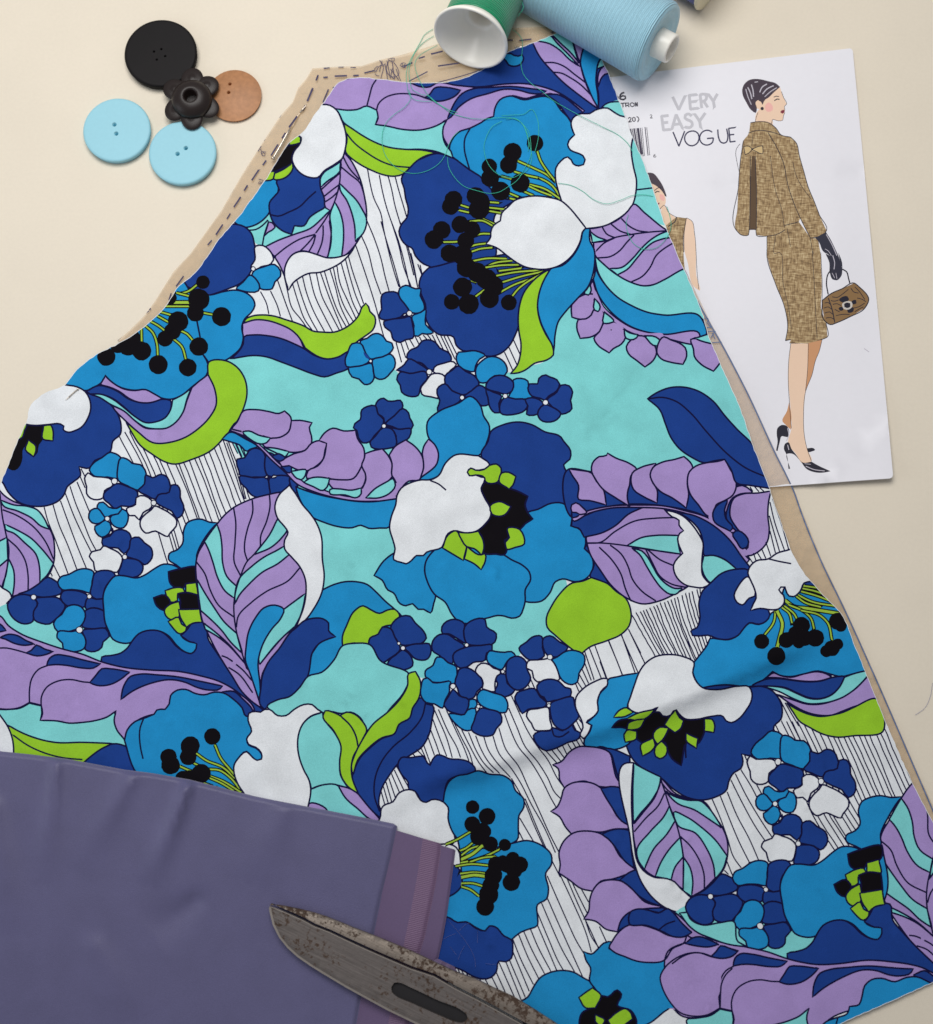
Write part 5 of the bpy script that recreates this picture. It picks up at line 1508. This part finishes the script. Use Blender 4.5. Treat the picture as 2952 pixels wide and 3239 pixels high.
# ------------------------------------------------------------------ plain lavender cloth, folded
mlav = material('lavender_cloth', (92, 89, 124), rough=.46, spec=.36, var=.09, scale=1500, bump=.3, bscale=2400, sheen=.25)
mlav2 = material('lavender_selvage', (100, 82, 116), rough=.55, spec=.4, var=.06, scale=1300, bump=.2, bscale=2400, sheen=.2)
def ribbed():
    m = material('ribbed_selvage', (116, 90, 120), rough=.55, spec=.4, var=.05, scale=1300)
    nt = m.node_tree; b = nt.nodes['Principled BSDF']; tc = node(nt, 'ShaderNodeTexCoord')
    w = node(nt, 'ShaderNodeTexWave'); w.wave_type = 'BANDS'; w.bands_direction = 'Y'; w.inputs['Scale'].default_value = 380; w.inputs['Distortion'].default_value = .6
    mp = node(nt, 'ShaderNodeMapping'); mp.inputs['Rotation'].default_value = (0, 0, .22); nt.links.new(tc.outputs['Object'], mp.inputs[0]); nt.links.new(mp.outputs[0], w.inputs[0])
    bp = node(nt, 'ShaderNodeBump'); bp.inputs['Strength'].default_value = .5; bp.inputs['Distance'].default_value = .0003
    nt.links.new(w.outputs['Fac'], bp.inputs['Height']); nt.links.new(bp.outputs['Normal'], b.inputs['Normal'])
    return m
mrib = ribbed()
LAV_TOP = P2('-80,2360 0,2377 90,2386 205,2400 300,2418 392,2435 480,2446 597,2466 700,2492 800,2518 890,2536 975,2553 1075,2572 1170,2590 1245,2606')
LAV_RIGHT = P2('1256,2614 1252,2640 1240,2705 1225,2770 1209,2830 1195,2895 1183,2956 1165,3050 1141,3162 1128,3239 1105,3340')
LAV_OUT = np.vstack([LAV_TOP, LAV_RIGHT, P2('-80,3340')])
def lav_z(x, y):
    d = np.minimum(dist_line(LAV_TOP, x, y), dist_line(LAV_RIGHT, x, y))
    round_ = 1.3 * np.sin(np.clip(d / 15., 0, 1) * math.pi / 2) ** 1.3
    w = 0.0
    for (ax, ay), (bx, by), h, wd in (((600, 2470), (470, 2800), 2.2, 42), ((180, 2405), (140, 2800), 1.3, 46), ((420, 2450), (240, 2760), 1.2, 60),
                                      ((-30, 2560), (20, 2960), 1.6, 80), ((620, 2850), (480, 2960), -1.2, 70), ((900, 2560), (800, 2800), .9, 80), ((300, 3000), (420, 3239), .8, 90)):
        L = np.hypot(bx - ax, by - ay); t = np.clip(((x - ax) * (bx - ax) + (y - ay) * (by - ay)) / L ** 2, 0, 1)
        dd = np.hypot(x - ax - t * (bx - ax), y - ay - t * (by - ay)); w = w + 1.7 * h * np.exp(-(dd / (.72 * wd * (.6 + .8 * t))) ** 2) * (1 - t * t)
    return (4.4 + round_ + w * sstep((dist_line(LAV_TOP, x, y) + 8) / 40.) + .35 * wav(x, y, 31, 420, 1.0)) * MM
def hems(line, c):
    return [('S', c, resample_open(line, 12), w, 0) for w in (6, 14, 24, 36, 48)]
def lay_z(top, edge, w):
    return lambda x, y: (top + 1.0 * np.sin(np.clip(dist_line(edge, x, y) / w, 0, 1) * math.pi / 2) ** 1.3 + .25 * wav(x, y, 41, 260, 1.0)) * MM
root = link('folded_lavender_cloth', None, label='plain dusky lavender cloth folded in layers, under the scissors', category='folded cloth')
root.empty_display_size = .02
link('top_layer', sheet('top_layer', resample(LAV_OUT, 12), hems(LAV_TOP, 'l') + hems(LAV_RIGHT, 'l'), lav_z, dict(l=mlav), 'l', 20, 3.2 * MM), parent=root)
MID_R = P2('1396,2672 1394,2700 1380,2790 1362,2880 1345,2960 1330,3010 1320,3080 1290,3260 1275,3340')
MID = np.vstack([P2('1180,2600 1258,2628 1330,2650 1392,2668'), MID_R, P2('1000,3340')])
RIB = np.vstack([P2('1338,2651 1394,2668'), P2('1396,2674 1380,2790 1362,2880 1345,2960 1330,3010 1290,3260 1275,3340'), P2('1210,3340 1235,3200 1275,3000 1300,2880 1322,2760')])
ribop = [('F', 'r', RIB, 0, 0)] + [('S', 'r', MID_R, w, 0) for w in (6, 16, 30)]
link('selvage_layer', sheet('selvage_layer', resample(MID, 14), ribop, lay_z(3.4, MID_R, 16), dict(l=mlav2, r=mrib), 'l', 18, 1.0 * MM), parent=root)
LOW_R = P2('1441,2690 1436,2730 1428,2790 1420,2850 1412,2905 1402,2960 1388,3027 1372,3060 1445,3048 1440,3085 1380,3200 1350,3340')
LOW = np.vstack([P2('1330,2655 1394,2674 1437,2687'), LOW_R[:8], P2('1350,3340 1200,3340')])
link('lower_layer', sheet('lower_layer', resample(LOW, 12), [('S', 'l', LOW_R[:8], w, 0) for w in (5, 12, 20)], lay_z(2.35, LOW_R[:8], 10), dict(l=mlav2), 'l', 16, .7 * MM), parent=root)
TAIL = P2('1360,3020 1400,3040 1438,3058 1446,3072 1440,3095 1410,3110 1330,3130 1290,3060')
link('tail_layer', sheet('tail_layer', resample(TAIL, 12), [], lay_z(2.4, TAIL, 10), dict(l=mlav2), 'l', 14, .5 * MM), parent=root)

# ------------------------------------------------------------------ scissors
def steel(name, thr, base_c):
    m = material(name, base_c, rough=.42, spec=.5, var=.10, scale=500, metal=.72, bump=.12, bscale=900)
    nt = m.node_tree; b = nt.nodes['Principled BSDF']; tc = node(nt, 'ShaderNodeTexCoord')
    base = b.inputs['Base Color'].links[0].from_socket
    n = node(nt, 'ShaderNodeTexNoise'); n.inputs['Scale'].default_value = 420; n.inputs['Detail'].default_value = 6; n.inputs['Roughness'].default_value = .7
    n2 = node(nt, 'ShaderNodeTexNoise'); n2.inputs['Scale'].default_value = 45; n2.inputs['Detail'].default_value = 2
    nt.links.new(tc.outputs['Object'], n.inputs[0]); nt.links.new(tc.outputs['Object'], n2.inputs[0])
    a = node(nt, 'ShaderNodeMath', operation='MULTIPLY_ADD'); a.inputs[1].default_value = .55; nt.links.new(n2.outputs['Fac'], a.inputs[0]); nt.links.new(n.outputs['Fac'], a.inputs[2])
    r = node(nt, 'ShaderNodeValToRGB'); r.color_ramp.elements[0].position = thr; r.color_ramp.elements[0].color = (0, 0, 0, 1); r.color_ramp.elements[1].position = thr + .09; r.color_ramp.elements[1].color = (1, 1, 1, 1)
    nt.links.new(a.outputs[0], r.inputs[0])
    mx = node(nt, 'ShaderNodeMix', data_type='RGBA'); nt.links.new(r.outputs[0], mx.inputs['Factor']); nt.links.new(base, mx.inputs['A']); mx.inputs['B'].default_value = lin((70, 52, 40))
    mp = node(nt, 'ShaderNodeMapping'); mp.inputs['Rotation'].default_value = (0, 0, math.radians(25)); ms = node(nt, 'ShaderNodeMapping'); ms.inputs['Scale'].default_value = (60, 1500, 1)
    ns = node(nt, 'ShaderNodeTexNoise'); ns.inputs['Scale'].default_value = 1; ns.inputs['Detail'].default_value = 4
    nt.links.new(tc.outputs['Object'], mp.inputs[0]); nt.links.new(mp.outputs[0], ms.inputs[0]); nt.links.new(ms.outputs[0], ns.inputs[0])
    sr = node(nt, 'ShaderNodeMapRange'); sr.inputs['From Min'].default_value = .3; sr.inputs['From Max'].default_value = .7; sr.inputs['To Min'].default_value = .78; sr.inputs['To Max'].default_value = 1.2; nt.links.new(ns.outputs['Fac'], sr.inputs['Value'])
    vs = node(nt, 'ShaderNodeVectorMath', operation='SCALE'); nt.links.new(mx.outputs['Result'], vs.inputs[0]); nt.links.new(sr.outputs['Result'], vs.inputs['Scale'])
    nt.links.new(vs.outputs[0], b.inputs['Base Color'])
    iv = node(nt, 'ShaderNodeMath', operation='MULTIPLY_ADD'); iv.inputs[1].default_value = -.65; iv.inputs[2].default_value = .72; nt.links.new(r.outputs[0], iv.inputs[0]); nt.links.new(iv.outputs[0], b.inputs['Metallic'])
    rr = node(nt, 'ShaderNodeMath', operation='MULTIPLY_ADD'); rr.inputs[1].default_value = .4; rr.inputs[2].default_value = .46; nt.links.new(r.outputs[0], rr.inputs[0]); nt.links.new(rr.outputs[0], b.inputs['Roughness'])
    return m
msteel = steel('worn_steel', .83, (124, 116, 112)); mrust = steel('pitted_steel', .76, (140, 129, 119))
mground = material('ground_edge_steel', (176, 166, 156), rough=.35, spec=.5, var=.1, scale=700, metal=.7)
mdark = material('blackened_steel', (34, 32, 34), rough=.6, spec=.3, var=.1, scale=600)
EDGE = P2('@G 470,697 540,722 620,756 700,790 800,835 900,890 1050,948 1200,1020 1400,1112 1600,1200 1837,1302 @L 250,1322 480,1455 700,1566 900,1672 1200,1838 1500,1990')
BELLY = P2('@L 1000,2200 @G 1950,1870 1837,1815 1600,1700 1400,1590 1200,1480 1000,1360 870,1280 740,1190 640,1100 560,1000 500,880 470,760 462,715')
SPINE = P2('@G 468,688 540,686 600,694 750,725 900,760 1020,800 1150,850 1280,905 1400,950 1500,990 1660,1055 1837,1130 @L 300,1190 500,1280 700,1350 900,1450 1100,1540 1350,1690 1570,1834 1800,1980')
FRONT = np.vstack([EDGE, BELLY]); REAR = np.vstack([SPINE, (EDGE + np.array([4.0, -8.0]))[::-1], P2('@G 466,692')])
def blade_z(h, drop, edge2, w):
    def f(x, y):
        base = 10.6 - (x - 850) / 900. * 2.6
        d = dist_line(edge2, x, y)
        return (base + h - drop * (1 - np.clip(d / w, 0, 1)) ** 1.6) * MM
    return f
root = link('scissors', None, label='old pitted steel scissors, blades nearly closed, lying across the lavender cloth', category='scissors')
root.empty_display_size = .02
SLOT = smooth([(q[0], q[1], False) for q in pts('@a 1262,3108 1300,3124 1388,3165 1462,3197 1477,3210 1478,3226 1462,3236 1440,3232 1388,3211 1300,3172 1252,3150 1240,3138 1239,3121 1247,3109'.split())], True, 10)
link('front_blade', sheet('front_blade', resample(FRONT, 14), [('S', 'g', resample_open(BELLY, 14), 13, 0), ('S', 'g', resample_open(EDGE, 14), 5, 0)], blade_z(0, .45, BELLY, 12), dict(s=msteel, g=mground), 's', 26, 2.4 * MM, cut=[SLOT]), parent=root)
link('slot', sheet('slot', SLOT, [], blade_z(-1.5, 0, BELLY, 1), dict(k=mdark), 'k', 20, .5 * MM), parent=root)
link('rear_blade', sheet('rear_blade', resample(REAR, 14), [], blade_z(-.2, .9, SPINE, 40), dict(s=mrust), 's', 16, 2.2 * MM), parent=root)

# ------------------------------------------------------------------ buttons
def button_mesh(name, R, th, holes, hr, prof, m, z0=0.15):
    """Turned button with drilled sewing holes: rings of the top face cut round the holes, rolled rim, flat back. Millimetres."""
    V = []; E = []
    def ring(cx, cy, r, n):
        b = len(V); V.extend(Vector((cx + r * math.cos(2*math.pi*i/n), cy + r * math.sin(2*math.pi*i/n))) for i in range(n)); E.extend((b + i, b + (i+1) % n) for i in range(n))
    N = 72
    for f in (1.0, .985, .96, .92, .86, .76, .62, .48, .34, .2): ring(0, 0, R * f, N if f > .5 else 36)
    for x, y in holes: ring(x, y, hr, 14); ring(x, y, hr * 1.25, 14)
    r = delaunay_2d_cdt(V, E, [], 0, 1e-6, False)
    P = np.array([tuple(v) for v in r[0]]); T = np.array([tuple(f) for f in r[2]]); c = P[T].mean(1)
    k = np.ones(len(T), bool)
    for x, y in holes: k &= np.hypot(c[:, 0] - x, c[:, 1] - y) > hr * .96
    T = T[k]; A = P[T]; s = (A[:,1,0]-A[:,0,0])*(A[:,2,1]-A[:,0,1])-(A[:,2,0]-A[:,0,0])*(A[:,1,1]-A[:,0,1]); T = np.where((s < 0)[:, None], T[:, ::-1], T)
    q = np.hypot(P[:, 0], P[:, 1]) / R; z = z0 + th * np.array([prof(min(1, v)) for v in q])
    VV = [(*p, zz) for p, zz in zip(P, z)]; F = [tuple(t) for t in T.tolist()]
    ed = np.vstack([T[:, [0, 1]], T[:, [1, 2]], T[:, [2, 0]]]); _, inv, cnt = np.unique(np.sort(ed, 1), axis=0, return_inverse=True, return_counts=True)
    lo = {}
    for a, b in ed[cnt[inv.ravel()] == 1].tolist():
        outer = q[a] > .97
        for v in (a, b):
            if v not in lo: lo[v] = len(VV); VV.append((P[v][0] * (.96 if outer else 1), P[v][1] * (.96 if outer else 1), z0))
        F.append((b, a, lo[a], lo[b]))
    b0 = len(VV); VV += [(R * .97 * math.cos(2*math.pi*i/N), R * .97 * math.sin(2*math.pi*i/N), z0 + .02) for i in range(N)]; F.append(tuple(b0 + i for i in range(N)))
    return mesh(name, np.array(VV) * MM, F, [m])
def local(cx, cy, z, holes):
    o = place(cx, cy, z * MM); return o, [tuple((place(x, y, z * MM) - o)[:2] / MM) for x, y in holes]
def put_button(cx, cy, Rpx, th, holes, hr, prof, m, label, z0=.15):
    o, hl = local(cx, cy, th + z0, [tuple(h) for h in holes]); R = (place(cx + Rpx, cy, (th + z0) * MM) - o)[0] / MM
    b = link('button', button_mesh('button', R, th, hl, hr, prof, m, z0), label=label, category='button', group='buttons in a cluster'); b.location = (o[0], o[1], 0)
    return b
flat_rim = lambda q: 1 - .05 * q * q - .2 * max(0, (q - .95) / .05) ** 2
D_ = lambda s: P2('@D ' + s)
mblue = material('pale_blue_plastic', (152, 207, 221), rough=.5, spec=.35, var=.03, scale=500, bump=.05, bscale=900)
mblack = material('black_horn', (20, 17, 18), rough=.55, spec=.15, var=.15, scale=300, bump=.06, bscale=500)
mbrown = material('tan_wood_button', (176, 124, 84), rough=.45, spec=.3, var=.24, scale=420)
mflow = material('dark_brown_plastic', (38, 30, 28), rough=.36, spec=.3, var=.14, scale=220, bump=.05, bscale=600)
c = D_('706,382')[0]; put_button(*c, 115, 4.6, D_('660,374 713,356 741,407 680,432'), .62, flat_rim, mblack, 'large round black button with four tiny holes')
c = D_('1238,683')[0]; put_button(*c, 87, 3.2, D_('1210,607 1202,670'), .95, lambda q: 1 - .55 * q * q, mbrown, 'mottled tan brown button with two holes, half under the flower button')
c = D_('388,940')[0]; put_button(*c, 107, 3.9, D_('372,904 386,970'), 1.15, flat_rim, mblue, 'pale blue two hole button lying apart, leftmost of the group')
c = D_('866,1106')[0]; put_button(*c, 107, 3.9, D_('831,1117 891,1075'), 1.15, flat_rim, mblue, 'pale blue two hole button touched by the dark flower button')
# flower button: six petals round a drilled dome
ZF = 4.4
o = place(*D_('926,700')[0], ZF * MM)
root = link('flower_button', None, label='dark brown flower shaped button with domed centre, on top of the others', category='button', group='buttons in a cluster')
root.location = (o[0], o[1], 0); root.empty_display_size = .01
for s in '940,548 1066,612 1070,790 936,886 800,812 790,640'.split():
    q = place(*D_(s)[0], (ZF + 1.5) * MM) - o; a = math.atan2(q[1], q[0]); rr = np.hypot(q[0], q[1]) * .82
    me = lathe('petal', [(0, 0)] + [(5.8 * math.sin(t), 2.4 * (1 - math.cos(t)) / 2) for t in np.linspace(.35, math.pi - .25, 12)] + [(1.2, 2.5), (0, 2.45)], [mflow], 32)
    p = link('petal', me, parent=root); p.location = (math.cos(a) * rr, math.sin(a) * rr, ZF * MM); p.scale = (.00112, .00098, .001); p.rotation_euler = (0, .10, a)
me = lathe('dome', [(8.6, .6), (9.2, 1.4), (9.3, 2.6), (9.0, 3.9), (8.3, 5.0), (7.2, 6.1), (5.8, 6.9), (4.5, 7.35), (3.6, 7.5), (3.1, 7.2), (2.8, 6.4), (2.6, -3.5), (0, -3.5)], [mflow], 56)
p = link('dome', me, parent=root); q = place(*D_('925,700')[0], (ZF + 6) * MM) - o; p.location = (q[0], q[1], (ZF + .4) * MM); p.scale = (.00112, .00112, .00095)

# ------------------------------------------------------------------ spools
def thread_mat(n, c, wscale, rough=.42):
    m = material('thread_' + n, c, rough=rough, spec=.5, var=.08, scale=900, sheen=.25)
    nt = m.node_tree; b = nt.nodes['Principled BSDF']; tc = node(nt, 'ShaderNodeTexCoord')
    w = node(nt, 'ShaderNodeTexWave'); w.wave_type = 'BANDS'; w.bands_direction = 'Z'; w.inputs['Scale'].default_value = wscale; w.inputs['Distortion'].default_value = 1.2; w.inputs['Detail'].default_value = 2
    nt.links.new(tc.outputs['Object'], w.inputs[0])
    bp = node(nt, 'ShaderNodeBump'); bp.inputs['Strength'].default_value = .7; bp.inputs['Distance'].default_value = .0005
    nt.links.new(w.outputs['Fac'], bp.inputs['Height']); nt.links.new(bp.outputs['Normal'], b.inputs['Normal'])
    base = b.inputs['Base Color'].links[0].from_socket
    w2 = node(nt, 'ShaderNodeTexWave'); w2.bands_direction = 'Z'; w2.inputs['Scale'].default_value = wscale * .43; w2.inputs['Distortion'].default_value = 5; w2.inputs['Detail'].default_value = 3
    nt.links.new(tc.outputs['Object'], w2.inputs[0])
    mr = node(nt, 'ShaderNodeMapRange'); mr.inputs['To Min'].default_value = .93; mr.inputs['To Max'].default_value = 1.04
    nt.links.new(w2.outputs['Fac'], mr.inputs['Value'])
    vs = node(nt, 'ShaderNodeVectorMath', operation='SCALE'); nt.links.new(base, vs.inputs[0]); nt.links.new(mr.outputs['Result'], vs.inputs['Scale']); nt.links.new(vs.outputs[0], b.inputs['Base Color'])
    return m
mwhite = material('white_plastic', (246, 242, 232), rough=.28, spec=.5, var=.02, scale=300)
mcream = material('cream_plastic', (232, 222, 190), rough=.35, spec=.5, var=.02, scale=300)
def axis_matrix(origin, axis):
    return Matrix.Translation(Vector(origin)) @ Vector(axis).to_track_quat('Z', 'Y').to_matrix().to_4x4()
def spool(name, label, origin, axis, parts):
    """axis points out of the open foot; parts: (name, profile in mm along -axis, materials)"""
    r = link(name, None, label=label, category='thread spool', group='spools of thread'); r.matrix_world = axis_matrix(origin, axis); r.empty_display_size = .01
    for n, prof, m in parts:
        me = lathe(n, [(a * MM, h * MM) for a, h in prof], [m], 72, caps=False); link(n, me, parent=r)
    return r
# green reel: white funnel foot towards the camera
te = math.radians(15)
ax = Vector((-.34 * math.cos(te), -.94 * math.cos(te), math.sin(te)))
zc = 20.5
og = place(*P2('@A 1350,281')[0], (zc + 1) * MM)
spool('thread_reel', 'emerald green thread reel on its side, white funnel foot facing out', og, ax, [
    ('thread_winding', [(7, -44), (15.5, -44), (16.6, -42), (16.9, -30), (17.0, -14), (17.1, -6.2), (16.5, -5.5), (12.6, -11.4), (7.2, -20.6)], thread_mat('green', (0, 140, 94), 260)),
    ('spool_foot', [(6.2, -46), (7, -46), (7, -20), (12.5, -10.8), (16.9, -5.0), (19.2, -2.0), (19.7, -.8), (19.5, 0), (18.9, .25), (18.2, -.1), (17.2, -1.9), (14.5, -5.9), (11.5, -10.2), (9.2, -13.8), (8.4, -15.2), (7.6, -15.6), (6.8, -15.9), (6.4, -17), (6.2, -24), (6.2, -46)], mwhite)])
# pale blue cone: larger end out to the right
te = math.radians(10)
ax = Vector((.83 * math.cos(te), -.555 * math.cos(te), math.sin(te)))
oc = place(*P2('@F 1128,318')[0], 21.5 * MM)
spool('thread_cone', 'large pale blue thread cone with a white core, lying across the top edge', oc, ax, [
    ('thread_winding', [(6.5, -2.2), (12, -1.6), (17.2, -.6), (19.6, -1.0), (20.6, -2.6), (20.7, -4.5), (20.1, -12), (18.7, -35), (16.6, -70), (15.6, -84), (14.0, -86), (7, -86)], thread_mat('pale_blue', (158, 206, 224), 330, .5)),
    ('core_tube', [(5.2, -90), (7.4, -90), (7.5, -2), (7.4, 5.8), (7.0, 6.5), (6.2, 6.6), (5.9, 6.0), (5.6, -30), (5.2, -30)], mwhite)])
# navy reel, only its corner in view
te = math.radians(6)
ax = Vector((.80 * math.cos(te), -.58 * math.cos(te), math.sin(te)))
on = place(2264, -64, 15 * MM)
spool('thread_reel', 'royal blue thread reel, just its corner showing behind the pale blue cone', on, ax, [
    ('thread_winding', [(6, -34), (14.5, -34), (15.3, -32), (15.3, -3.5), (14.6, -2.4), (6, -2.4)], thread_mat('royal_blue', (26, 62, 160), 260)),
    ('spool_foot', [(5, -38), (5.6, -38), (5.6, -2.3), (16.2, -2.2), (16.8, -1.2), (16.4, -.2), (14, 0), (6, -.8), (5, -3), (5, -38)], mcream)])

# ------------------------------------------------------------------ loose green thread
def on_cloth(p, up):
    x = p[:, 0]; y = p[:, 1]
    z = np.where(inside(fout, x, y), cloth_z(x, y), np.where(inside(ENV_POLY, x, y), env_z(x, y), .0004))
    z = np.where(inside(tout, x, y) & ~inside(fout, x, y), np.maximum(z, tissue_z(x, y)), z)
    return place(x, y, z + up + .35 * MM * (1 + np.sin(x * .021 + y * .017)))
mthr = material('green_thread', (58, 190, 158), rough=.5, spec=.4, var=.1, scale=2000)
V = []; F = []
for s, lift in (('@A 1080,210 1020,250 985,310 940,390 900,470 885,540 890,610 905,680 940,720 1000,735 1070,735', 0), ('@A 1085,260 1020,300 970,350 930,420 905,510 915,600 925,640 980,680 1050,700 1100,740 1200,800 1260,820', 0),
          ('@A 1110,330 1040,365 985,400 950,450 960,530 990,600 1030,670 1070,720 1140,770 1210,820 1300,850 1450,865 1560,855 1640,855 1720,890 1760,960 1775,1040 1770,1100', 0),
          ('@A 905,650 915,720 880,770 800,830 740,890 715,950 710,1030 730,1120 780,1190 850,1240 950,1260 1050,1235 1120,1190 1165,1130 1190,1060 1220,1000 1270,950', 0),
          ('@A 1185,1140 1190,1200 1230,1280 1300,1350 1400,1385 1500,1405 1560,1395 1620,1360 1700,1300 1740,1230 1790,1130 1790,1050 1770,950 1720,890', 0),
          ('@A 1580,880 1510,920 1465,1000 1450,1060 1455,1120 1480,1190 1530,1250 1600,1285 1660,1290 1720,1260', 0),
          ('@F 50,215 85,240 115,280 120,370 110,450 130,540 190,610 260,660 330,720 430,780 560,850 700,920 830,990 900,1060 920,1100', 0),
          ('@F 380,1330 470,1345 560,1390 640,1450 730,1480 830,1455 920,1420 1010,1415 1070,1425', 0),
          ('@F 890,1560 875,1620 890,1700 930,1770 1010,1810 1090,1800 1160,1740 1200,1650 1190,1560 1170,1500', 0),
          ('@F -30,840 60,835 130,830 190,795 225,850 240,940 230,1040 210,1110', 0), ('@F 0,865 70,860 120,900 160,1000 180,1080 190,1140 160,1230 100,1280', 0),
          ('@F 112,0 128,50 90,118', 14)):
    q = smooth(pts(s.split()), False, 5)
    a, b = tube('t', on_cloth(q, (.28 + lift) * MM), .135 * MM, None, 5)
    n = len(V); V += a; F += [tuple(i + n for i in f) for f in b]
link('loose_thread', mesh('loose_thread', V, F, [mthr]), label='fine green sewing thread trailing in loops over the floral cloth', category='thread')

# ------------------------------------------------------------------ pins and lint
mpin = material('pin_steel', (214, 202, 188), rough=.28, spec=.5, var=.03, metal=.9)
def pin(p, r, label):
    V, F = tube('pin', p, r * MM, None, 8, lambda t: 1.0 if t < .8 else 1.0 - .8 * (t - .8) / .2)
    h0 = len(V); d = np.array(p[1]) - np.array(p[0]); d /= np.linalg.norm(d)
    a, f = tube('head', [np.array(p[0]) - d * .0005, np.array(p[0]) - d * .0003, np.array(p[0]) + d * .0002], r * 1.7 * MM, None, 8)
    V += a; F += [tuple(i + h0 for i in g) for g in f]
    link('dressmaking_pin', mesh('dressmaking_pin', V, F, [mpin]), label=label, category='pin', group='dressmaking pins')
q = smooth(pts('864,501 889,458 914,414 928,395 940,372 953,352 971,330'.split()), False, 6); zz = np.interp(q[:, 1], [330, 350, 356, 404, 416, 501], [2.3, 1.9, .5, .5, 2.6, 3.4]) * MM
pin(place(q[:, 0], q[:, 1], zz) if q[0, 1] > q[-1, 1] else place(q[:, 0], q[:, 1], zz)[::-1], .6, 'steel pin woven through the tan tissue beside the lime and black bloom')
q = P2('246,1231 233,1242 220,1254 207,1266'); pin(place(q[:, 0], q[:, 1], cloth_z(q[:, 0], q[:, 1]) + .5 * MM), .3, 'thin steel pin lying on the white petal at the cloth edge')
q = P2('1632,150 1645,149 1664,148'); pin(place(q[:, 0], q[:, 1], tissue_z(q[:, 0], q[:, 1]) + .5 * MM), .35, 'short glint of a pin in the tissue right of the green reel')
mfib = material('pale_fibre', (92, 100, 160), rough=.6, var=.05)
V = []; F = []
for s in ('@L 400,720 500,830 600,960 660,1060 690,1150 695,1220', '@L 640,740 570,780 520,830', '@L 350,920 430,880 480,860', '@L 580,990 530,1080 510,1140', '@L 720,830 715,960', '@L 800,1183 860,1190 920,1192', '@L 420,1000 490,1090', '@a 2950,2160 2944,2200 2925,2240 2895,2262'):
    q = smooth(pts(s.split()), False, 8); a, b = tube('t', on_cloth(q, .15 * MM), .07 * MM, None, 4); n = len(V); V += a; F += [tuple(i + n for i in f) for f in b]
link('lint', mesh('lint', V, F, [mfib]), label='pale stray lint fibres on the navy petal above the scissors', kind='stuff')
